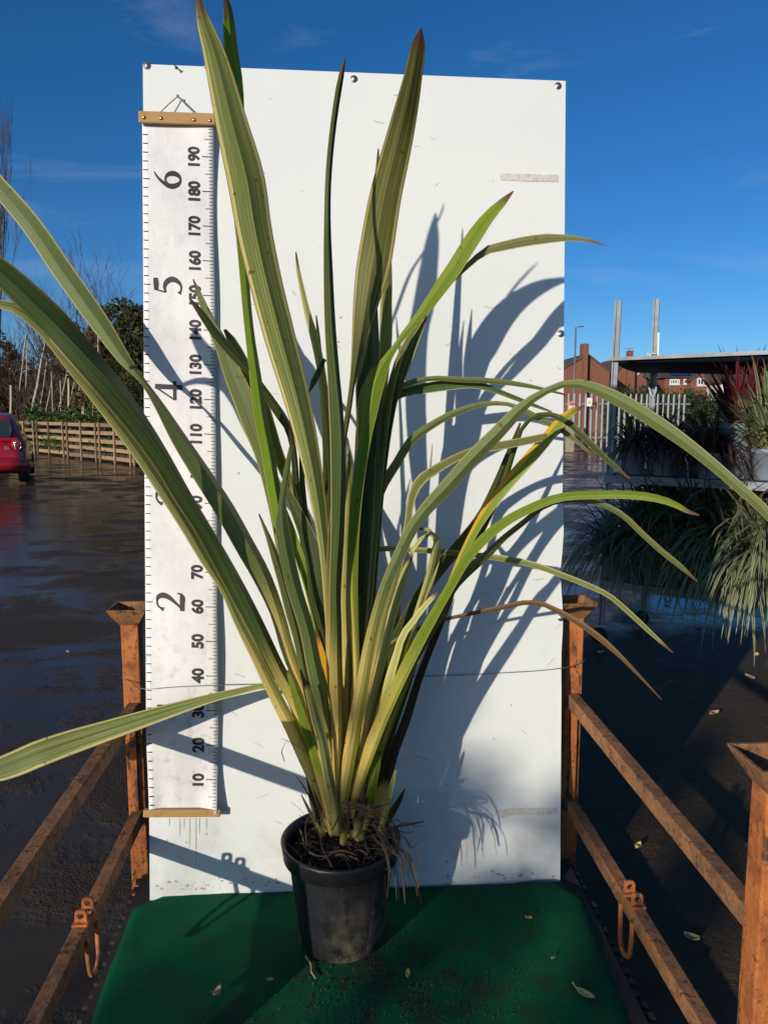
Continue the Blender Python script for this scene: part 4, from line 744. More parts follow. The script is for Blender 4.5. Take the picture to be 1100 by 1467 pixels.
for k in range(26):                                    # dry strands spilling over the rim, most of them to the right
    x0, y0 = rs.uniform(505, 560), rs.uniform(1165, 1215); dx = rs.uniform(15, 60); dy = rs.choice([rs.uniform(-12, 10), rs.uniform(20, 85)]); Y0_ = rs.uniform(1.80, 1.90); out = rs.uniform(.0, .05)
    straw([atY(x0, y0, Y0_), atY(x0 + dx * .5, y0 - 8 + dy * .15, Y0_ - out * .3), atY(x0 + dx * .85, y0 + dy * .5, Y0_ - out * .8), atY(x0 + dx, y0 + dy, Y0_ - out)], rs.uniform(.0010, .0034))
for k in range(12):
    x0, y0 = rs.uniform(440, 520), rs.uniform(1150, 1200); dx = rs.uniform(-35, 25); dy = rs.uniform(-45, 40)
    straw([atY(x0, y0, 1.82), atY(x0 + dx * .5, y0 + dy * .6, 1.81), atY(x0 + dx, y0 + dy, 1.805)], rs.uniform(.0010, .0030))
o = sw.build('dry_straw', M_STRAW, plant); o['kind'] = 'stuff'

# ------------------------------------------------------------------ small litter on the carpet
def litter(x, y, L_, Wd, rot, mat, label, curl=0.3, zlift=0.004):
    c = atz(x, y, CZ); c.z = CZ + zlift + 0.006; m = MB(); n = 9; vs = []
    for i in range(n):
        t = i / (n - 1); w = Wd * math.sin(math.pi * min(1, t * 0.93 + 0.05)) ** 0.8 * 0.5 + 0.0004; xx = (t - 0.5) * L_; z = curl * L_ * (t - 0.5) ** 2 + 0.001
        for a in (-1, -0.5, 0, 0.5, 1): vs.append(c + Matrix.Rotation(rot, 3, 'Z') @ Vector((xx, a * w, z + abs(a) * w * 0.5)))
    m.add(vs, [(i * 5 + j, i * 5 + j + 1, (i + 1) * 5 + j + 1, (i + 1) * 5 + j) for i in range(n - 1) for j in range(4)])
    m.tube([vs[2], vs[2] - (vs[7] - vs[2]).normalized() * L_ * 0.25 + Vector((0, 0, 0.004))], 0.0008, 5)
    o = m.build('fallen_leaf', mat, None, True); md = o.modifiers.new('solid', 'SOLIDIFY'); md.thickness = 0.0008
    tag(o, label, 'leaf', 'fallen leaves on the carpet')
M_FL1 = plain('pale_dry_leaf', (0.42, 0.36, 0.16), 0.7, var=0.3, scale=60); M_FL2 = plain('orange_leaf', (0.55, 0.30, 0.05), 0.7, var=0.3, scale=60); M_FL3 = plain('tan_leaf', (0.38, 0.28, 0.16), 0.7, var=0.3, scale=60); M_FL4 = plain('yellow_leaf', (0.60, 0.48, 0.14), 0.7, var=0.2, scale=60)
litter(311, 1430, .036, .018, R(70), M_FL3, 'tan curled dry leaf at the front left of the carpet', 1.6)
litter(584, 1402, .030, .011, R(85), M_FL4, 'small pale yellow upright leaf scrap in front of the pot', 0.5, 0.006)
litter(838, 1432, .048, .022, R(-40), M_FL1, 'olive and pale fallen leaf at the front right of the carpet', 0.6)
litter(758, 1321, .016, .012, R(10), M_FL2, 'tiny orange leaf crumb near the carpet back right', 0.8)
litter(388, 1410, .014, .010, R(20), M_FL3, 'tiny tan leaf crumb left of the pot foot', 0.6)
litter(792, 1378, .012, .006, R(50), M_FL3, 'minute tan crumb between the orange crumb and the olive leaf', 0.5)
tw = MB(); tw.tube([atz(x, y, CZ + 0.006) for x, y in ((438, 1370), (446, 1382), (446, 1392), (452, 1402))], [.0025, .002, .002, .001], 6)
tag(tw.build('dry_twig', M_FL3, None, True), 'short pale dry twig lying beside the pot foot', 'twig')
cr = MB(); rs = random.Random(9)
for k in range(900):
    a = rs.uniform(0, 6.28); r = abs(rs.gauss(0, 0.20)) + 0.05; x = 0.0 + r * math.cos(a) * 1.2; y = 1.70 + r * math.sin(a) * 0.7; s = rs.uniform(0.0007, 0.0024)
    if x < -0.6 or x > 0.5 or y > 2.06: continue
    M3 = Matrix.Rotation(rs.uniform(0, 3), 3, Vector((rs.random(), rs.random(), rs.random() + .1)).normalized()); cr.box((x, y, CZ + 0.003), (s, s * rs.uniform(.6, 2.5), s * 0.7), M3)
tag(cr.build('soil_crumbs', plain('soil_crumb', (0.075, 0.052, 0.034), 0.9, var=0.6, scale=90, bump=0)), 'scattered soil crumbs on the green carpet round the pot', 'soil crumbs', kind='stuff')

# ================================================================== background, left: car, pallets, bank of shrubs and trees
def foliage(mb, rnd, c, rad, n, size, shape=None):
    c = Vector(c)
    for k in range(n):
        d = Vector((rnd.gauss(0, 1), rnd.gauss(0, 1), rnd.gauss(0, 1))).normalized() * (rnd.random() ** 0.45)
        p = c + Vector((d.x * rad[0], d.y * rad[1], d.z * rad[2]))
        a = Vector((rnd.gauss(0, 1), rnd.gauss(0, 1), rnd.gauss(0, 0.7))).normalized(); b = a.cross(Vector((rnd.gauss(0, 1), rnd.gauss(0, 1), rnd.gauss(0, 1)))).normalized(); s = size * rnd.uniform(0.5, 1.3)
        mb.add([p - a * s, p + b * s * 0.45, p + a * s, p - b * s * 0.45], [(0, 1, 2, 3)])
def clumps(mb, rnd, c, rad, nc, n, size, cr=0.35):
    c = Vector(c)
    for k in range(nc):
        d = Vector((rnd.gauss(0, 1), rnd.gauss(0, 1), rnd.gauss(0, 1))).normalized() * (rnd.random() ** 0.5)
        p = c + Vector((d.x * rad[0], d.y * rad[1], d.z * rad[2])); r = cr * rnd.uniform(0.6, 1.3)
        foliage(mb, rnd, p, (r, r, r * 0.8), n, size)
def limbs(mb, rnd, a, d, l, r, gen, up=0.15, spread=0.5, kids=4, n=4):
    pts = [Vector(a)]; d = Vector(d).normalized(); k = 4
    for i in range(k):
        d = (d + Vector((rnd.gauss(0, .10), rnd.gauss(0, .10), rnd.gauss(0, .06) + up * 0.25))).normalized(); pts.append(pts[-1] + d * l / k)
    mb.tube(pts, [r * (1 - 0.7 * i / k) for i in range(k + 1)], n, cap=False)
    if gen <= 0: return
    for j in range(kids):
        t = rnd.uniform(0.25, 1.0); i = min(k - 1, int(t * k)); p = pts[i] + (pts[i + 1] - pts[i]) * (t * k - i)
        dd = (d + Vector((rnd.gauss(0, 1), rnd.gauss(0, 1), rnd.gauss(0, 0.6))).normalized() * spread + Vector((0, 0, up))).normalized()
        limbs(mb, rnd, p, dd, l * rnd.uniform(0.4, 0.7), r * (1 - 0.7 * t) * 0.6 + 0.002, gen - 1, up, spread, kids, 3)

# pallets stood on end along the yard's edge
def pallet(x0, x1, yb0, yb1, posts, label, rows=5, htop=1.28):
    a, b = gnd(x0, yb0), gnd(x1, yb1); u = (b - a); w = u.length; u.normalize(); nrm = Vector((-u.y, u.x, 0))
    if nrm.y < 0: nrm = -nrm
    t = thing('pallet', (a + b) / 2, label, 'pallet', 'wooden pallets stood on end round the yard')
    rd = random.Random(int(x0))
    for px in posts:
        k = (px - x0) / (x1 - x0) * w; p = a + u * k; m = MB(); h = htop * rd.uniform(0.96, 1.02); m.bar(p + Vector((0, 0, 0.0)), p + Vector((0, 0, h)), 0.075, 0.035, up=nrm); m.build('post', M_PALLET, t)
    for r in range(rows):
        z = 0.14 + r * (htop - 0.24) / (rows - 1); m = MB(); p0 = a + nrm * 0.045 + Vector((0, 0, z + rd.uniform(-.015, .015))); p1 = b + nrm * 0.045 + Vector((0, 0, z + rd.uniform(-.015, .015)))
        m.bar(p0, p1, 0.020, 0.115); m.build('board', M_PALLET, t)
    for r in (0, 2, 4):
        z = 0.14 + r * (htop - 0.24) / 4; m = MB(); m.bar(a + nrm * 0.16 + Vector((0, 0, z)), b + nrm * 0.16 + Vector((0, 0, z)), 0.020, 0.10); m.build('back_board', M_PALLET, t)
pallet(10, 51.5, 648, 650, (16, 36, 50), 'dim shaded pallet between the red car and its paler neighbour')
pallet(52.5, 94.5, 650, 655, (55, 72, 92), 'sunlit pallet with a bright middle post right of the dim one')
pallet(96, 140.5, 656, 661, (98, 118, 138.5), 'middle pallet below the birch stakes with ivy in its gaps')
pallet(142, 189.5, 661, 667, (144, 166, 187.5), 'pallet with an orange top board just left of the white board')
pallet(191, 242, 667, 672, (193, 215, 240), 'last pallet of the row running on behind the white board')

# ivy and low plants behind and through the pallets
iv = MB(); rd = random.Random(5)
for k in range(34):
    x = rd.uniform(10, 240); y = 650 + (x - 40) * 0.11; p = gnd(x, y); p.y += 0.30; foliage(iv, rd, (p.x, p.y + 0.1, rd.uniform(0.15, 1.25)), (0.45, 0.14, 0.25), 120, 0.045)
for k in range(26):
    x = rd.uniform(30, 240); p = gnd(x, 650 + (x - 40) * 0.11); p.y += 0.9; foliage(iv, rd, (p.x, p.y, rd.uniform(1.25, 1.75)), (0.5, 0.4, 0.3), 110, 0.07)
tag(iv.build('ivy', F_IVY), 'green ivy and leafy weeds growing behind and through the pallets', 'ivy', kind='stuff')
# earth bank behind
bk = MB(); bx = [(q.x, q.y + 0.1) for q in (gnd(-1100, 652), gnd(-700, 645), gnd(-420, 640), gnd(-160, 645), gnd(10, 648), gnd(52, 650), gnd(95, 655), gnd(141, 661), gnd(190, 667), gnd(245, 671), gnd(330, 672), gnd(430, 664), gnd(560, 655), gnd(690, 646))]
bv_ = []
for i, (x, y) in enumerate(bx):
    for (dy, z) in ((0.6, 0.0), (0.9, 0.9), (2.2, 1.3), (6, 1.5), (16, 1.5), (40, 0.0)): bv_.append((x - dy * 0.25, y + dy, z))
bk.add(bv_, [(i * 6 + j, (i + 1) * 6 + j, (i + 1) * 6 + j + 1, i * 6 + j + 1) for i in range(len(bx) - 1) for j in range(5)])
tag(bk.build('earth_bank', plain('bank_soil', (0.045, 0.034, 0.022), 0.95, var=0.5, scale=3), None, True), kind='structure')
def yardY(x): return gnd(x, 650 + max(0, min(x, 245) - 45) * 0.115).y
def bush(x, ytop, Y, wpx, mat, label, seed, nc=26, n=200, leaf_=0.085, name='bush', zb=1.2, gap=0.42):
    Y = yardY(x) + Y - 21.5; top = atY(x, ytop, Y); h = top.z - zb; w = wpx / F * Y / 2
    t = thing(name, (top.x, Y, 0.9), label, name.replace('_', ' '), 'shrubs and trees on the bank behind the pallets'); rd = random.Random(seed)
    f = MB(); clumps(f, rd, (top.x, Y, zb + h * 0.50), (w, w * 0.8, h * 0.50), nc, n, leaf_, gap); f.build('crown', mat, t)
    m = MB()
    for k in range(5): limbs(m, rd, (top.x + rd.uniform(-.3, .3) * w, Y, 0.9), (rd.gauss(0, .3), rd.gauss(0, .2), 1), h * 0.95, 0.05, 2, 0.1, 0.6, 4)
    m.build('stems', M_BARK, t)
bush(185, 428, 24.5, 46, F_EVER, 'dense dark evergreen shrub right beside the white board', 11, 34, 260)
bush(140, 440, 24.4, 80, F_OLIVE, 'olive brown bushy shrub left of the dense evergreen', 12, 46, 280)
bush(98, 430, 26, 60, F_BROWN, 'tall thin russet shrub behind the birch stakes', 13, 30, 200, 0.07)
bush(215, 440, 24, 70, F_EVER, 'evergreen shrub mostly hidden behind the white board', 17, 34, 240)
bush(8, 470, 26, 60, F_BROWN, 'dark brown thicket at the left edge of the picture', 14, 20, 200)
bush(62, 475, 26.5, 70, F_BROWN, 'brown leafless thicket behind the pale birch trunk', 15, 22, 190, 0.06)
bush(170, 520, 23.6, 60, F_HEDGE, 'low dark green shrub above the pallet with the orange board', 16, 22, 220, 0.07)
tk_ = MB(); rd = random.Random(64)
for k in range(120):
    x = rd.uniform(60, 250) if k < 70 else rd.uniform(250, 660); Y = yardY(x) + rd.uniform(5.0, 9.0); b_ = atY(x, 592, Y); hh = rd.uniform(2.4, 4.2) * (0.55 + 0.45 * min(1, (x - 60) / 90))
    foliage(tk_, rd, (b_.x, Y, 0.9 + hh * .5), (1.0, .9, hh * .55), 420, .11)
tag(tk_.build('evergreen_belt', F_EVER), 'dark green evergreen mass closing the bank behind the saplings', 'evergreens', kind='stuff')
tk_ = MB(); rd = random.Random(61)
for k in range(330):
    x = rd.uniform(-420, 660); Y = yardY(max(0, x)) + rd.uniform(4.0, 7.0); b_ = atY(x, 592, Y); hh = rd.uniform(1.0, 2.6) * (1.25 if x < 80 else 1.0)
    foliage(tk_, rd, (b_.x, Y, 0.9 + hh * .45), (1.0, .8, hh * .55), 300, .12)
tag(tk_.build('thicket', F_BROWN), 'dark brown tangled thicket filling the bank behind the stakes', 'thicket', kind='stuff')
tk_ = MB()
for k in range(260):
    x = rd.uniform(-60, 215); Y = yardY(max(0, x)) + rd.uniform(2.4, 5.0); b_ = atY(x, 592, Y); limbs(tk_, rd, (b_.x, Y, .9), (rd.gauss(0, .25), rd.gauss(0, .2), 1), rd.uniform(1.2, 2.9), .018, 1, .2, .5, 4, 3)
tag(tk_.build('bare_twigs', M_BARK), 'thin leafless twigs standing in front of the brown thicket', 'twigs', kind='stuff')
# bare saplings
def bare(x, yb, ytop, Y, r, mat, label, seed, cat='tree', lean=0.0, gen=2, spread=0.5, name='bare_tree', up=0.35, kids=7):
    Y = yardY(x) + Y - 21.8; b = atY(x, yb, Y); t_ = atY(x + lean, ytop, Y); t = thing(name, b, label, cat, 'bare trees and saplings on the bank'); rd = random.Random(seed); d = t_ - b; h = d.length
    m = MB(); pts = [b + d * (i / 6) + Vector((rd.gauss(0, .02) * h * 0.2, rd.gauss(0, .02) * h * .2, 0)) * (i > 0) for i in range(7)]; m.tube(pts, [r * (1 - 0.8 * i / 6) for i in range(7)], 7); m.build('trunk', mat, t, True)
    c = MB()
    for k in range(kids * 2):
        q = rd.uniform(0.25, 0.98); i = min(5, int(q * 6)); p = pts[i] + (pts[i + 1] - pts[i]) * (q * 6 - i)
        limbs(c, rd, p, (rd.gauss(0, spread), rd.gauss(0, spread), 1.0), h * (0.16 + 0.28 * (1 - q)), r * 0.35 * (1.05 - q) + 0.004, gen, up, spread, 4)
    c.build('crown', M_BARK if mat is not M_BIRCH else M_BARK, t)
bare(47, 590, 478, 24.0, 0.075, M_BIRCH, 'pale birch sapling with a forked trunk behind the pallets', 21, lean=20, kids=3)
bare(55, 590, 432, 25.2, 0.03, M_BARK, 'slim dark bare sapling left of centre on the bank', 22, lean=3)
bare(100, 590, 372, 26.0, 0.035, M_BARK, 'tall wispy bare sapling rising over the brown thicket', 23, lean=16, spread=0.35)
bare(143, 590, 400, 25.0, 0.03, M_BARK, 'wispy bare sapling in front of the olive shrub', 24, lean=2, spread=0.25, kids=4)
bare(76, 590, 452, 26.2, 0.03, M_BARK, 'leaning thin sapling just right of the pale birch', 25, lean=9)
bare(-14, 640, 238, 25.0, 0.085, M_BARK, 'tall bare upright poplar at the left edge of the picture', 26, lean=30, spread=0.22, up=0.8, gen=3, kids=10)
# stakes leaning among them
k = 0
for (x0, y0, x1, y1, r, lab) in ((16, 596, 16.5, 552, .055, 'short square stake nearest the left picture edge'), (24, 592, 38, 480, .03, 'long leaning stake left of the pale birch'), (36, 590, 40, 490, .03, 'upright thin stake touching the left side of the birch'), (57, 590, 68, 516, .025, 'slim leaning stake right of the birch trunk'), (66, 590, 76, 540, .025, 'short leaning stake near the birch foot'), (76, 590, 74, 532, .025, 'thin dark upright stake left of the split post'), (84, 590, 98, 528, .03, 'leaning pole crossing left of the thick post'), (97, 592, 109, 538, .03, 'leaning pole just left of the thick post'), (99, 585, 99, 536, .05, 'squat upright stump post between the leaning poles'), (108, 592, 116, 545, .025, 'thin leaning pole ending at the thick post'), (120, 596, 120, 553, .075, 'thick square post standing above the middle pallet'), (127, 596, 127, 570, .03, 'low thin post right of the thick post'), (141, 592, 141, 462, .03, 'tall straight cane before the olive shrub'), (133, 600, 134, 575, .03, 'shortest stub post above the middle pallet'), (88, 596, 87, 545, .03, 'plain upright stake among the leaning poles')):
    m = MB(); Y = yardY(x0) + 1.4 + (k % 4) * 0.25; k += 1; m.tube([atY(x0, y0, Y), atY((x0 + x1) / 2 + 0.4, (y0 + y1) / 2, Y), atY(x1, y1, Y)], r, 4 if r > .04 else 6)
    tag(m.build('wooden_stake', M_STAKE), lab, 'stake', 'wooden stakes on the bank')

# red hatchback
def car(x, y, rot):
    c = gnd(x, y); c.z = 0; M3 = Matrix.Rotation(rot, 3, 'Z')
    t = thing('parked_car', c, 'small rounded red hatchback parked at the left edge seen from behind', 'car')
    T = lambda p: c + M3 @ (Vector(p) * 1.08)
    # body lofted along its length; y=0 at the tail, growing away from the viewer
    secs = [(0.00, .60, .36, .72), (0.05, .72, .30, .80), (0.16, .79, .26, .90), (0.45, .82, .20, .97), (1.0, .825, .18, .98), (2.2, .825, .18, .96), (2.9, .80, .20, .92), (3.4, .72, .24, .80), (3.62, .55, .32, .62)]
    n = 28; m = MB(); vs = []
    for (yy, hw, zb, zt) in secs:
        cz, hz = (zb + zt) / 2, (zt - zb) / 2
        for j in range(n):
            a = 2 * math.pi * j / n; ca, sa = math.cos(a), math.sin(a); e = 0.55
            vs.append(T((hw * math.copysign(abs(ca) ** e, ca), yy, cz + hz * math.copysign(abs(sa) ** e, sa))))
    m.add(vs, [(i * n + j, i * n + (j + 1) % n, (i + 1) * n + (j + 1) % n, (i + 1) * n + j) for i in range(len(secs) - 1) for j in range(n)] + [tuple(range(n)), tuple(range((len(secs) - 1) * n, len(secs) * n))])
    m.build('body', M_RED, t, True, fix=True)
    m = MB(); vs = []; secs = [(0.13, .60, .93, .03), (0.24, .66, 1.10, .05), (0.50, .64, 1.34, .07), (0.85, .61, 1.44, .08), (1.5, .61, 1.46, .08), (2.0, .60, 1.40, .08), (2.5, .63, 1.12, .06), (2.75, .66, .95, .03)]
    prof = [(-1, 0), (-.985, .25), (-.95, .6), (-.90, .85), (-.80, .96), (-.5, 1), (0, 1.01), (.5, 1), (.80, .96), (.90, .85), (.95, .6), (.985, .25), (1, 0)]
    k = len(prof)
    for (yy, hw, zt, r) in secs:
        for (px, pz) in prof: vs.append(T((px * (hw + 0.13 * (1 - pz)), yy, 0.86 + (zt - 0.86) * pz)))
    m.add(vs, [(i * k + j, i * k + j + 1, (i + 1) * k + j + 1, (i + 1) * k + j) for i in range(len(secs) - 1) for j in range(k - 1)] + [tuple(range(k))]); m.build('cabin', M_RED, t, True, fix=True)
    m = MB(); gv = [(-.52, .150, .97), (.52, .150, .97), (.57, .225, 1.10), (.52, .44, 1.29), (.30, .47, 1.33), (-.30, .47, 1.33), (-.52, .44, 1.29), (-.57, .225, 1.10)]
    m.add([T((a, b - 0.035, z)) for (a, b, z) in gv] + [T((a, b + 0.02, z)) for (a, b, z) in gv], [(0, 1, 2, 3, 4, 5, 6, 7)] + [(i, (i + 1) % 8, 8 + (i + 1) % 8, 8 + i) for i in range(8)]); m.build('rear_window', M_GLASS, t)
    m = MB(); m.tube([T((x_, y_, z_)) for (x_, y_, z_) in ((-.80, .22, .40), (-.70, -.03, .42), (-.45, -.09, .43), (0, -.11, .43), (.45, -.09, .43), (.70, -.03, .42), (.80, .22, .40))], .155, 12); m.build('rear_bumper', M_RED, t, True)
    for s in (1, -1):
        m = MB(); cc = T((s * .655, .10, .80)); rr = []
        for (r, d) in ((.115, .03), (.105, -.02), (.07, -.045), (0.0, -.055)): rr += [cc + M3 @ Vector((r * math.cos(a) * 1.05 + s * d * -0.5, d - 0.02, r * math.sin(a) * 1.55)) for a in np.linspace(0, 2 * math.pi, 16, endpoint=False)]
        m.add(rr, [(i * 16 + j, i * 16 + (j + 1) % 16, (i + 1) * 16 + (j + 1) % 16, (i + 1) * 16 + j) for i in range(3) for j in range(16)]); lo = m.build('tail_lamp', M_LAMP, t, True)
        m = MB(); ring = [cc + M3 @ Vector((.065 * math.cos(a) + s * .02, -.078, .095 * math.sin(a))) for a in np.linspace(0, 2 * math.pi, 17)]; m.tube(ring, .012, 6); m.build('lens_ring', M_CHROME, lo, True)
    for s in (1, -1):
        for yy in (.62, 2.95):
            m = MB(); a0, a1 = T((s * .62, yy, .285)), T((s * .82, yy, .285)); ax = (a1 - a0).normalized(); m.tube([a0, a0 + ax * .01, a1 - ax * .02, a1], [.26, .285, .285, .25], 28); w = m.build('wheel', M_RUBBER, t, True)
            m = MB(); m.tube([a1 + ax * .002, a1 + ax * .012], [.17, .16], 20); m.build('rim', M_GALV, w)
    m = MB(); m.box((c.x, c.y, .27), (1.2, .2, .12), M3); m.v = [tuple(T((0, .35, .24)) + M3 @ (Vector(v) - Vector((c.x, c.y, .27)))) if False else v for v in m.v]; 
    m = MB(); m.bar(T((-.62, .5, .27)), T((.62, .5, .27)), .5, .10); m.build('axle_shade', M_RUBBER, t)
    p = MB(); p.bar(T((-.26, -.27, .50)), T((.26, -.27, .50)), .012, .112); pl = p.build('number_plate', M_PLATE, t)
    v, f, h = glyph('0', .02); sc = .082 / h; m = MB(); m.add([T((.205 + a * sc * .75, -.2785, .50 - .041 + b * sc)) for (a, b, _) in v], f); m.build('plate_character', M_BLACK, pl)
    v, f, h = glyph('Ka', .015); sc = .075 / h; m = MB(); m.add([T((.47 + a * sc * .9 + b * sc * .15, -.01, .72 + b * sc)) for (a, b, _) in v], f); m.build('badge', M_CHROME, t)
car(-24, 697, R(22))

# ================================================================== background, right
# palisade fence
A, Bq = atY(655, 640, 30.74), atY(985, 640, 33.5); A.z = Bq.z = 0
fence = thing('palisade_fence', (A + Bq) / 2, 'grey steel palisade fence with pointed pales across the back of the yard', 'fence')
u = (Bq - A).normalized(); pm = MB(); hp = 2.38
pm.add([(-.055, 0, .12), (0, -.03, .12), (.055, 0, .12), (-.055, 0, hp - .14), (0, -.03, hp - .10), (.055, 0, hp - .14), (-.04, 0, hp - .02), (0, -.02, hp), (.04, 0, hp - .02)], [(0, 1, 4, 3), (1, 2, 5, 4), (3, 4, 7, 6), (4, 5, 8, 7)])
pmesh = pm.mesh('pale', M_PALE); npal = int((Bq - A).length / 0.262)
for k in range(npal):
    o = link('pale', pmesh, None); o.parent = fence; o.location = A + u * (0.262 * (k + 0.5)) - fence.location; o.rotation_euler = (0, 0, math.atan2(u.y, u.x))
for z in (0.55, 1.95):
    m = MB(); m.bar(A + Vector((0, .04, z)), Bq + Vector((0, .04, z)), .04, .06); m.build('rail', M_PALE, fence)
for k in range(5):
    m = MB(); p = A + u * (0.9 + 1.85 * k) + Vector((0, .10, 0)); m.bar(p, p + Vector((0, 0, 2.3)), .08, .10, up=(0, 1, 0)); m.build('post', M_PALE, fence)
def fsign(x, y, w, h, lab, kind):
    c = atY(x, y, 31.85); t = thing('fence_sign', c, lab, 'sign', 'signs fixed to the palisade fence'); m = MB(); m.box(c, (w, .012, h)); m.build('plate', M_SIGNW, t)
    m = MB()
    if kind == 'y':
        m.prism([c + Vector((-.075, -.008, -.06)), c + Vector((.075, -.008, -.06)), c + Vector((0, -.008, .09))], (0, -.004, 0)); m.build('triangle', M_YEL, t)
        m = MB(); m.box(c + Vector((0, -.015, -.01)), (.014, .004, .06)); m.build('symbol', M_BLACK, t)
    else:
        m.box(c + Vector((0, -.008, .07)), (w * .96, .004, h * .45)); m.build('red_band', M_SIGNR, t)
        m = MB(); m.tube([c + Vector((.0 + .05 * math.cos(a), -.010, -.06 + .05 * math.sin(a))) for a in np.linspace(0, 6.283, 17)], .012, 5); m.build('symbol', M_SIGNR, t)
fsign(844, 576, .22, .34, 'white sign with a yellow warning triangle on the palisade fence', 'y')
fsign(819, 581, .24, .30, 'white and red prohibition sign low on the palisade fence', 'r')
m = MB(); c = gnd(815, 648); m.bar(c, c + Vector((0, 0, 1.28)), .34, .30, up=(0, 1, 0)); tag(m.build('concrete_post', M_STONE, None, bevel=.03), 'stubby weathered concrete post beside the white board in front of the fence', 'post')
# lawn and hedges
m = MB(); a = [gnd(945, 607), gnd(1035, 606), gnd(1045, 598.5), gnd(930, 598.5)]; m.add([(p.x, p.y, .03) for p in a], [(0, 1, 2, 3)]); tag(m.build('lawn', M_GRASS), kind='structure')
def hedge(x0, x1, ytop, Y, dy, label, seed, mat=F_HEDGE):
    a, b = atY(x0, ytop, Y), atY(x1, ytop, Y); f = MB(); rd = random.Random(seed); n = int((b.x - a.x) * 2.6) + 2
    for k in range(n): 
        q = k / (n - 1); foliage(f, rd, (a.x + (b.x - a.x) * q, Y + rd.uniform(-dy, dy), a.z * 0.5 + rd.uniform(-.1, .1)), (0.55, dy, a.z * 0.52), int(420 * max(1, a.z / 2)), .11)
    t = thing('hedge', ((a.x + b.x) / 2, Y, 0), label, 'hedge', 'clipped hedges before the houses'); f.build('leaves', mat, t)
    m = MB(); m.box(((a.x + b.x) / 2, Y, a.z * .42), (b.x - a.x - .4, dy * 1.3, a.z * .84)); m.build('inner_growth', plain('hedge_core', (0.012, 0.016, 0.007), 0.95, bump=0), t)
hedge(868, 930, 552, 50, .9, 'tall clipped dark hedge in front of the second red gable', 31)
hedge(926, 1012, 557, 48, .8, 'long clipped hedge before the house with white windows', 32)
hedge(1012, 1110, 563, 47, .8, 'lower hedge in front of the white walled house', 33)
# houses
def wall_poly(m, pts, y, d): m.prism([(x, y, z) for (x, z) in pts], (0, d, 0))
def ww(t, x0, x1, y0, y1, Y, bars=2):
    a, b = atY(x0, y1, Y), atY(x1, y0, Y); w, h = b.x - a.x, b.z - a.z; c = Vector(((a.x + b.x) / 2, Y - .03, (a.z + b.z) / 2))
    m = MB(); m.box(c, (w - .06, .03, h - .06)); f = MB()
    for s in (-1, 1): f.box(c + Vector((s * (w / 2 - .04), -.02, 0)), (.10, .10, h)); f.box(c + Vector((0, -.02, s * (h / 2 - .04))), (w - .2, .10, .10))
    for k in range(1, bars + 1): f.box(c + Vector((-w / 2 + w * k / (bars + 1), -.02, 0)), (.08, .08, h - .2))
    fr = f.build('window', M_WHITE, t); m.build('pane', M_GLASS, fr)
    m = MB(); m.box(c + Vector((0, -.06, -h / 2 - .06)), (w + .15, .18, .07)); m.build('sill', M_WHITE, fr)
def gable_house(xl, xa, xr, yapex, yl, yr, Y, dpt, label, chim=None, pier=None):
    A0, P, B0_ = atY(xl, yl, Y), atY(xa, yapex, Y), atY(xr, yr, Y); t = thing('brick_house', (P.x, Y, 0), label, 'house', 'red brick houses beyond the fence')
    m = MB(); wall_poly(m, [(A0.x, 0), (B0_.x, 0), (B0_.x, B0_.z), (P.x, P.z), (A0.x, A0.z)], Y, dpt); m.build('wall', M_BRICK, t)
    m = MB()
    for (E, s) in ((A0, -1), (B0_, 1)):
        e0 = Vector((E.x + s * .22, Y - .12, E.z - .22 * abs(P.z - E.z) / max(.2, abs(P.x - E.x)))); p0 = Vector((P.x, Y - .12, P.z + .02)); up = Vector((0, 0, .16))
        m.prism([e0, p0, p0 + up, e0 + up] if s < 0 else [p0, e0, e0 + up, p0 + up], (0, dpt + .24, 0))
    rf = m.build('roof', M_ROOF, t, fix=True)
    if chim:
        x0, x1, y0 = chim; a, b = atY(x0, y0, Y), atY(x1, y0, Y); m = MB(); m.box(((a.x + b.x) / 2, Y + .45, (a.z + P.z) / 2 - .4), (b.x - a.x, .8, a.z - P.z + 1.6)); ch = m.build('chimney', M_BRICK, rf)
        m = MB(); m.tube([((a.x + b.x) / 2, Y + .45, a.z), ((a.x + b.x) / 2, Y + .45, a.z + .45)], [.13, .10], 8); m.build('chimney_pot', plain('terracotta', (0.30, 0.11, 0.05), 0.8, bump=0), t)
    if pier:
        x0, x1, y0 = pier; a, b = atY(x0, y0, Y - .5), atY(x1, y0, Y - .5); m = MB(); m.box(((a.x + b.x) / 2, Y - .25, a.z / 2), (b.x - a.x, .5, a.z)); m.build('chimney_breast', M_BRICK, t)
    return t
gable_house(788, 841, 873, 509, 539, 534, 62, 9, 'red brick gable end with a tall chimney behind the palisade fence', chim=(834, 843.5, 499.5), pier=(836, 842, 506))
gable_house(876, 904, 926, 512, 540, 539, 66, 9, 'second red brick gable with a projecting chimney breast between the shelf posts', chim=(901, 907, 509), pier=(899, 910, 517))
t = thing('brick_house', (atY(990, 560, 70).x, 70, 0), 'wide brick house with white windows and dark solar panels on its roof', 'house', 'red brick houses beyond the fence')
Y = 70; a, b = atY(952, 541, Y), atY(1026, 541, Y); m = MB(); m.box(((a.x + b.x) / 2, Y + 3.5, a.z / 2), (b.x - a.x, 7, a.z)); m.build('wall', M_BRICK, t)
a1, a2, r1_, r2_ = atY(934, 553, Y), atY(1031, 541, Y), atY(954, 526, Y + 3.5), atY(1018, 526, Y + 3.5)
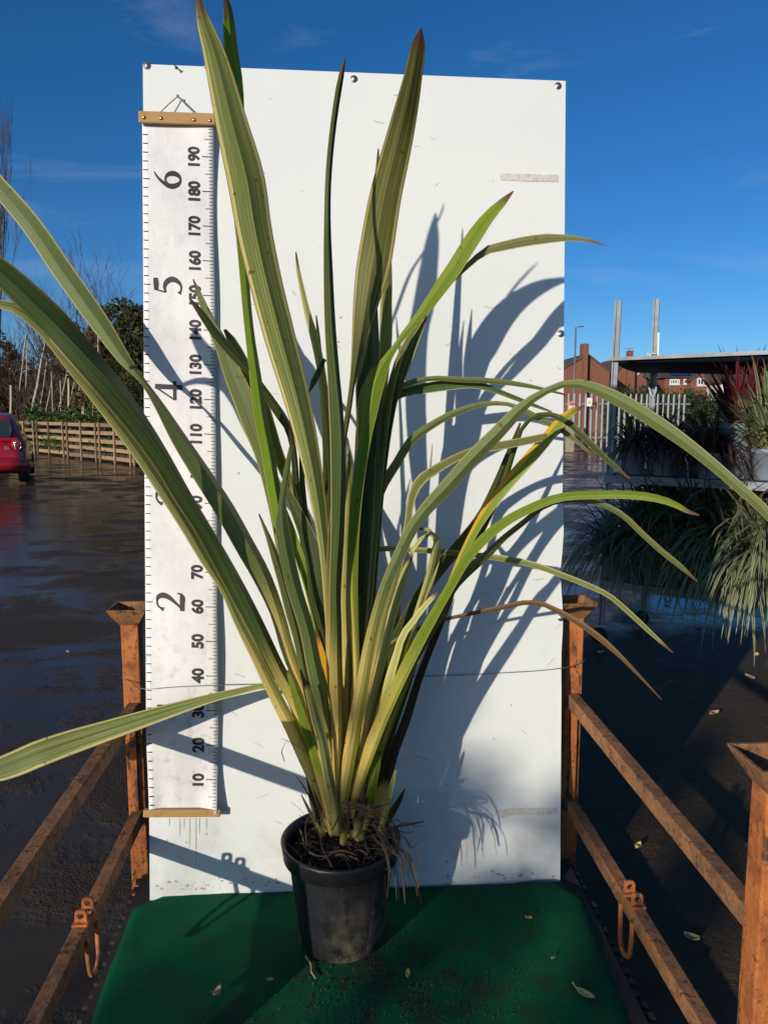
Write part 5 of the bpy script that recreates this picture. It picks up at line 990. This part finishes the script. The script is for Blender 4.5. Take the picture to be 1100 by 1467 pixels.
m = MB(); e = a.z - .02; m.add([(a.x - .3, Y - .3, e), (b.x + .3, Y - .3, e), (b.x + .3, Y + 7.3, e), (a.x - .3, Y + 7.3, e), (a.x + .3, Y + 3.5, r1_.z), (r2_.x, Y + 3.5, r2_.z)], [(0, 1, 5, 4), (1, 2, 5), (2, 3, 4, 5), (3, 0, 4), (0, 3, 2, 1)]); rf = m.build('roof', M_ROOF, t)
sl_ = Vector((0, 3.8, r1_.z - e)); 
for i in range(3):
    for j in range(2):
        x0 = a.x + .75 + i * .80; m = MB(); q0 = Vector((x0, Y - .3, e)) + sl_ * (.14 + j * .40) + Vector((0, -.03, .06)); dd = sl_ * .375
        m.prism([q0, q0 + Vector((.76, 0, 0)), q0 + Vector((.76, 0, 0)) + dd, q0 + dd], (0, -.01, .04)); m.build('solar_panel', M_SOLAR, rf, fix=True)
c0, c1, cp_ = atY(989, 545, Y - 1), atY(1023, 545, Y - 1), atY(1006, 533, Y - 1); m = MB(); wall_poly(m, [(c0.x, 0), (c1.x, 0), (c1.x, c0.z), (cp_.x, cp_.z), (c0.x, c0.z)], Y - 1, 1.0); bay = m.build('bay', M_BRICK, t)
m = MB()
for s, E in ((-1, c0), (1, c1)):
    e0 = Vector((E.x + s * .2, Y - 1.15, c0.z - .12)); p0 = Vector((cp_.x, Y - 1.15, cp_.z)); m.prism([e0, p0, p0 + Vector((0, 0, .14)), e0 + Vector((0, 0, .14))], (0, 2.6, 0))
m.build('bay_roof', M_ROOF, t, fix=True)
ww(t, 958.5, 972.5, 543.5, 550.5, Y, 3); ww(t, 978.5, 984, 543, 550, Y, 0); ww(t, 997.5, 1012, 542, 552, Y - 1, 2)
t = thing('white_house', (atY(1052, 560, 66).x, 66, 0), 'white walled house with dark roof at the far right under the canopy', 'house'); Y = 66
a, b = atY(1033, 549, Y), atY(1068, 549, Y); m = MB(); m.box(((a.x + b.x) / 2, Y + 3, a.z / 2), (b.x - a.x, 6, a.z)); m.build('wall', plain('white_render', (0.66, 0.65, 0.62), 0.8, var=.08), t)
rz = atY(1050, 535, Y + 3).z; m = MB(); m.add([(a.x - .3, Y - .3, a.z), (b.x + .3, Y - .3, a.z), (b.x + .3, Y + 6.3, a.z), (a.x - .3, Y + 6.3, a.z), (a.x - .3, Y + 3, rz), (b.x + .3, Y + 3, rz)], [(0, 1, 5, 4), (2, 3, 4, 5), (1, 2, 5), (3, 0, 4), (0, 3, 2, 1)]); m.build('roof', M_ROOF, t)
ww(t, 1036, 1043, 551, 558, Y, 1); ww(t, 1050, 1058, 551, 558, Y, 1)
gable_house(1063, 1075, 1088, 540, 552, 552, 64, 8, 'small brick gable right of the white house')
# far tree line closing the yard's horizon
fb = MB(); rd = random.Random(90)
for k in range(420):
    a = R(rd.uniform(-78, 78)); D_ = rd.uniform(105, 135); hh = rd.uniform(2.4, 4.4)
    foliage(fb, rd, (D_ * math.sin(a), D_ * math.cos(a), hh * .45), (3.2, 2.0, hh * .55), 90, .55)
tag(fb.build('far_trees', F_HEDGE), 'low dark line of distant trees along the horizon', 'trees', kind='stuff')
# street lamp
b = gnd(822.5, 627); tp = atY(824.5, 469, b.y); t = thing('street_lamp', (tp.x, b.y, 0), 'tall grey street lamp beside the white board in front of the houses', 'street lamp'); m = MB(); m.tube([(tp.x, b.y, 0), (tp.x, b.y, 1.2), (tp.x, b.y, 1.25), (tp.x, b.y, tp.z)], [.09, .09, .07, .05], 10); m.build('pole', M_GALV, t, True)
m = MB(); e = Vector((tp.x, b.y, tp.z)); m.tube([e, e + Vector((.12, 0, .03)), e + Vector((.5, 0, .05))], .028, 8); m.build('arm', M_GALV, t, True); m = MB(); m.prism([e + Vector((.15, -.08, .02)), e + Vector((.42, -.08, .05)), e + Vector((.42, -.08, .11)), e + Vector((.18, -.08, .08))], (0, .16, 0)); m.build('lantern', M_GALV, t)
# aerial
p = atY(900.5, 498, 66.5); m = MB(); m.tube([(p.x, p.y, p.z - 1.2), (p.x, p.y, p.z)], .025, 5); m.tube([(p.x - .35, p.y, p.z - .1), (p.x + .35, p.y, p.z - .05)], .015, 4)
for k in range(5): m.tube([(p.x - .3 + k * .15, p.y - .2, p.z - .08), (p.x - .3 + k * .15, p.y + .2, p.z - .08)], .01, 4)
tag(m.build('roof_aerial', M_GALV), 'thin television aerial above the second red gable', 'aerial')

# galvanised plant trolley with its plants
QL = Vector((1.478, 5.02, 0)); UX = Vector((0.81, -0.586, 0)).normalized(); UY = Vector((-UX.y, UX.x, 0)); TW, TD = 1.02, 0.62
tro = thing('plant_trolley', QL + UX * TW / 2 + UY * TD / 2, 'galvanised steel plant trolley with three shelves of potted grasses on the right', 'trolley')
TM = Matrix((UX, UY, Vector((0, 0, 1)))).transposed()
def tp_(x, y, z): return QL + UX * x + UY * y + Vector((0, 0, z))
for (x, y, top, lx) in ((0, 0, 2.26, -.06), (TW, 0, 1.60, 0), (0.05, TD, 2.34, .0), (TW, TD, 1.6, 0)):
    m = MB(); a, b = tp_(x + lx * .0, y, .14), tp_(x, y, top); a = a + UX * lx * 0.6; m.bar(a, b, .034, .010, up=UX); m.bar(a + UX * .015, b + UX * .015, .010, .034, up=UX); po = m.build('post', M_GALV, tro)
    m = MB(); c = a + Vector((0, 0, -.075)); ax = UY * .02; m.tube([c - ax * .6, c + ax * .6], .055, 18); m.build('wheel', M_RUBBER, po, True)
def shelf(z, lip=.05, x0=-.03, x1=None, nm='shelf'):
    x1 = x1 or TW + .04; m = MB(); m.box(tp_((x0 + x1) / 2, TD / 2, z), (x1 - x0, TD + .04, .014), TM)
    for y in (-.025, TD + .025): m.box(tp_((x0 + x1) / 2, y, z - .012), (x1 - x0, .010, lip), TM)
    for x in (x0, x1): m.box(tp_(x, TD / 2, z - .012), (.010, TD + .02, lip), TM)
    return m.build(nm, M_GALV, tro)
shelf(.44); shelf(1.14)
m = MB(); x1 = 1.5; m.box(tp_(x1 / 2 - .02, -.03, 1.895), (x1, .025, .022), TM); m.build('canopy_rail', M_GALV, tro)
m = MB(); nx_, ny_ = 14, 8; vs = [tp_(-.02 + x1 * i / nx_, -.012 + (TD + .25) * j / ny_, 1.885 - .03 * j / ny_ - (.03 + .05 * i / nx_) * math.sin(math.pi * j / ny_) - .05 * (i / nx_) * j / ny_) for j in range(ny_ + 1) for i in range(nx_ + 1)]
m.add(vs, [(j * (nx_ + 1) + i, j * (nx_ + 1) + i + 1, (j + 1) * (nx_ + 1) + i + 1, (j + 1) * (nx_ + 1) + i) for j in range(ny_) for i in range(nx_)]); cv = m.build('canopy_sheet', M_TARP, tro, True); md = cv.modifiers.new('s', 'SOLIDIFY'); md.thickness = .004
m = MB(); rd = random.Random(4)                      # torn plastic wrap on the rear post
for k in range(5): m.tube(np.array(catmull([tuple(tp_(.05 + rd.uniform(-.03, .05), TD - .03, 2.0 + rd.uniform(-.08, .15))), tuple(tp_(.05 + rd.uniform(-.05, .08), TD - .04, 1.93 + rd.uniform(-.05, .05))), tuple(tp_(.03 + rd.uniform(-.08, .02), TD - .03, 1.84 + rd.uniform(-.06, .05)))], 8)), .006, 4)
m.build('plastic_wrap', plain('clear_wrap', (0.55, 0.58, 0.62), 0.25, bump=0), tro)
def grass_plant(loc, pot, nb, ln, wd, mat, label, seed, droop=1.0, up=0.6, name='potted_grass', tagc=None, pmat=None):
    rd = random.Random(seed); t = thing(name, loc, label, 'potted plant', 'potted plants on the trolley'); (rt, ht) = pot; loc = Vector(loc)
    m = MB(); m.lathe([(0, 0), (rt * .76, 0), (rt * .78, .004), (rt * .97, ht * .86), (rt * 1.04, ht * .87), (rt * 1.06, ht), (rt * .98, ht), (rt * .92, ht * .9), (0, ht * .88)], loc, 24); m.build('pot', pmat or M_GREYPOT, t, True)
    f = MB()
    for k in range(nb):
        a = rd.uniform(0, 6.283); l = ln * rd.uniform(.55, 1.15); e = rd.uniform(.15, 1.0) ; dr = droop * rd.uniform(.5, 1.4); p = loc + Vector((rd.gauss(0, rt * .25), rd.gauss(0, rt * .25), ht * .88)); n = 8; vs = []; us = []
        d = Vector((math.cos(a) * e, math.sin(a) * e, up + rd.uniform(0, .6))).normalized(); w = wd * rd.uniform(.6, 1.25)
        for i in range(n):
            q = i / (n - 1); s = Vector((-math.sin(a), math.cos(a), rd.uniform(-.2, .2) * .3)).normalized(); ww_ = w * (1 - q) ** .6 * (0.5 + min(1, q * 3) * .5); vs += [p - s * ww_, p + s * ww_]; us.append(q)
            d = (d + Vector((0, 0, -dr * (0.10 + q * .30)))).normalized() if True else d; p = p + d * l / (n - 1)
        f.add(vs, [(2 * i, 2 * i + 1, 2 * i + 3, 2 * i + 2) for i in range(n - 1)], [[(0, us[i]), (1, us[i]), (1, us[i + 1]), (0, us[i + 1])] for i in range(n - 1)])
    o = f.build('foliage', mat, t, True); o['kind'] = 'stuff'
    if tagc:
        m = MB(); c = loc + Vector((rt * .7, -rt * .75, ht * 1.02)); m.box(c, (.045, .004, .075), Matrix.Rotation(.3, 3, 'X')); m.build('plant_label', M_YEL, t)
z1 = 1.152; z0 = .452
grass_plant(tp_(.10, .14, z1), (.085, .15), 198, 0.36, 0.0108, B_BRONZE, 'wispy bronze grass at the left end of the upper shelf', 41, 1.50, 0.50)
grass_plant(tp_(.30, .18, z1), (.10, .17), 243, 0.38, 0.0124, B_PURPLE, 'dark purple drooping grass second from the left on the upper shelf', 42, 1.60, 0.45)
grass_plant(tp_(.50, .30, z1), (.10, .17), 243, 0.40, 0.0124, B_BRONZE, 'bronze green grass at the back between the purple grass and the red cordyline', 43, 1.50, 0.50)
grass_plant(tp_(.20, .46, z1), (.09, .16), 176, 0.38, 0.0124, B_PURPLE, 'purple grass at the back left of the upper shelf', 44, 1.40, 0.55)
grass_plant(tp_(.60, .10, z1), (.10, .16), 198, 0.40, 0.0124, B_PURPLE, 'dark mop of grass in front on the upper shelf left of the tall pot', 45, 1.80, 0.40)
grass_plant(tp_(.72, .22, z1), (.105, .34), 132, 0.50, 0.0217, B_RED, 'spiky wine red cordyline in a tall grey pot', 46, 0.30, 0.90, 'red_cordyline')
grass_plant(tp_(.92, .16, z1), (.115, .19), 265, 0.56, 0.0217, B_STRIPE, 'large green and cream striped flax at the right of the upper shelf', 47, 0.75, 0.70, 'striped_flax', True)
grass_plant(tp_(.86, .44, z1), (.10, .19), 198, 0.58, 0.0186, B_GREEN, 'tall green flax behind the large striped one', 48, 0.60, 0.80, 'green_flax')
grass_plant(tp_(1.16, .06, z1), (.11, .20), 243, 0.60, 0.0217, B_STRIPE, 'striped flax on the far right edge of the picture', 49, 0.80, 0.70, 'striped_flax', True)
grass_plant(tp_(.06, .06, z0), (.10, .17), 433, 0.72, 0.0093, B_STRIPE, 'pale striped grass spilling from the left end of the lower shelf', 51, 1.50, 0.45, tagc=True)
grass_plant(tp_(.30, .12, z0), (.11, .19), 491, 0.85, 0.0108, B_GREEN, 'dark green weeping grass left of centre on the lower shelf', 52, 1.50, 0.45)
grass_plant(tp_(.52, .16, z0), (.11, .19), 491, 0.90, 0.0108, B_GREEN, 'tall dark weeping grass in the middle of the lower shelf', 53, 1.30, 0.60)
grass_plant(tp_(.74, .10, z0), (.11, .19), 549, 0.80, 0.0124, B_STRIPE, 'striped grass cascading right of centre on the lower shelf', 54, 1.70, 0.40)
grass_plant(tp_(.95, .02, z0), (.11, .19), 549, 0.84, 0.0139, B_STRIPE, 'big striped grass cascading to the ground at the right post', 55, 1.70, 0.45)
grass_plant(tp_(.40, .45, z0), (.11, .20), 346, 0.83, 0.0124, B_PURPLE, 'bronze grass at the back left of the lower shelf', 56, .8, .8)
grass_plant(tp_(.84, .46, z0), (.11, .20), 346, 0.86, 0.0139, B_PURPLE, 'dark purple flax at the back right of the lower shelf', 57, .6, .9)
grass_plant(tp_(.16, .30, z0), (.10, .19), 170, .62, .0100, B_BRONZE, 'upright bronze clump behind the pale striped grass on the lower shelf', 58, .55, .9)
grass_plant(tp_(.46, .32, z0), (.11, .19), 200, .68, .0110, B_GREEN, 'upright spiky dark green clump in the middle of the lower shelf', 59, .5, 1.0)
grass_plant(tp_(.70, .34, z0), (.11, .19), 200, .66, .0110, B_BRONZE, 'upright bronze green clump right of the middle on the lower shelf', 60, .55, .9)
grass_plant(tp_(.98, .30, z1), (.11, .20), 150, .56, .0130, B_STRIPE, 'yellow green striped clump behind the large flax on the upper shelf', 61, .8, .7)
grass_plant(tp_(1.12, .05, z0), (.11, .19), 240, .80, .0120, B_STRIPE, 'pale striped grass hanging at the far right picture edge of the lower shelf', 62, 1.5, .5)
# fallen leaves lying in the wet
def ground_leaf(x, y, L_, mat, rot, lab):
    L_ *= .62
    c = gnd(x, y); c.z = .006; m = MB(); n = 7; vs = []
    for i in range(n):
        q = i / (n - 1); w = L_ * .32 * math.sin(math.pi * min(1, q * .95 + .04)); xx = (q - .5) * L_
        for a in (-1, 0, 1): vs.append(c + Matrix.Rotation(rot, 3, 'Z') @ Vector((xx, a * w, abs(a) * .012 + .03 * (q - .5) ** 2)))
    m.add(vs, [(i * 3 + j, i * 3 + j + 1, (i + 1) * 3 + j + 1, (i + 1) * 3 + j) for i in range(n - 1) for j in range(2)])
    tag(m.build('fallen_leaf', mat), lab, 'leaf', 'fallen leaves on the wet ground')
M_GL = plain('brown_wet_leaf', (0.22, 0.10, 0.05), 0.5, var=.4, scale=40); M_GL2 = plain('pink_brown_leaf', (0.40, 0.22, 0.15), 0.6, var=.3, scale=40)
ground_leaf(1022, 1025, .11, M_GL2, .4, 'pinkish brown leaf on the dark ground left of the near post'); ground_leaf(1083, 941, .08, M_FL4, 1.0, 'small yellow leaf on the sunlit ground below the trolley'); ground_leaf(1073, 973, .11, M_GL2, 2.0, 'brown leaf on the sunlit mud at the right edge'); ground_leaf(913, 1217, .06, M_FL4, .7, 'little yellow leaf on the ground between the right rails'); ground_leaf(860, 937, .07, M_FL4, .2, 'yellow green leaf on wet ground by the right cup')
ground_leaf(1070, 1215, .04, M_GL2, .2, 'pink leaf crumb beside the near right post'); ground_leaf(990, 1349, .07, M_FL1, 2.6, 'slim pale leaf on the dark ground below the upper right rail'); ground_leaf(1070, 1078, .04, M_FL1, .5, 'pale leaf crumb above the near right cup'); ground_leaf(56, 705, .10, M_FL2, .3, 'yellow leaf on the wet yard near the red car'); ground_leaf(98, 936, .03, M_FL1, .2, 'pale crumb on the wet yard left of the post'); ground_leaf(955, 865, .08, M_GL, .9, 'brown leaf in the shade under the trolley')
ground_leaf(1000, 905, .09, M_GL, 1.9, 'dull brown leaf under the cascading grass')
# mud and grit lying on the tarmac at the right
mu = MB(); rd = random.Random(77)
for k in range(1500):
    Y = rd.uniform(1.9, 5.6); X = Y * rd.uniform(.26, .66) if Y > 2.4 else rd.uniform(.75, 1.5); s = rd.uniform(.002, .009) * rd.random() ** .5 * (1 if Y < 3.6 else .7)
    if noise.noise(Vector((X * 1.6, Y * 1.6, 4))) < -.05: continue
    M3 = Matrix.Rotation(rd.uniform(0, 6), 3, 'Z'); mu.box((X, Y, s * .05), (s * rd.uniform(.7, 3), s, s * .35), M3)
tag(mu.build('grit', plain('mud_grit', (0.060, 0.042, 0.030), 0.7, var=.7, scale=20, bump=0)), 'mud and grit scattered over the wet tarmac right of the stillage', 'grit', kind='stuff')
# tree behind the viewer whose crown throws the soft shade on the foot of the board
tb = bpt(.30, .28) - SDIR * 13.0
t = thing('roadside_tree', (tb.x, tb.y, 0), 'small bushy tree standing across the yard behind the viewer', 'tree'); rd = random.Random(8)
f = MB(); 
for (dx, dz, r, n) in ((0, 0, .16, 165), (.30, -.05, .15, 150), (-.22, .10, .10, 50), (.12, -.32, .20, 200), (.55, -.25, .14, 180), (-.3, -.55, .22, 110), (.35, -.62, .25, 130), (-.05, .28, .07, 50)):
    foliage(f, rd, tb + Vector((dx * .82, -dx * .57, dz)), (r, r, r), n, .045)
f.build('crown', F_HEDGE, t); m = MB(); limbs(m, rd, (tb.x, tb.y, 0), (0, 0, 1), tb.z * .9, .05, 2, .3, .4, 4); m.build('trunk', M_BARK, t)
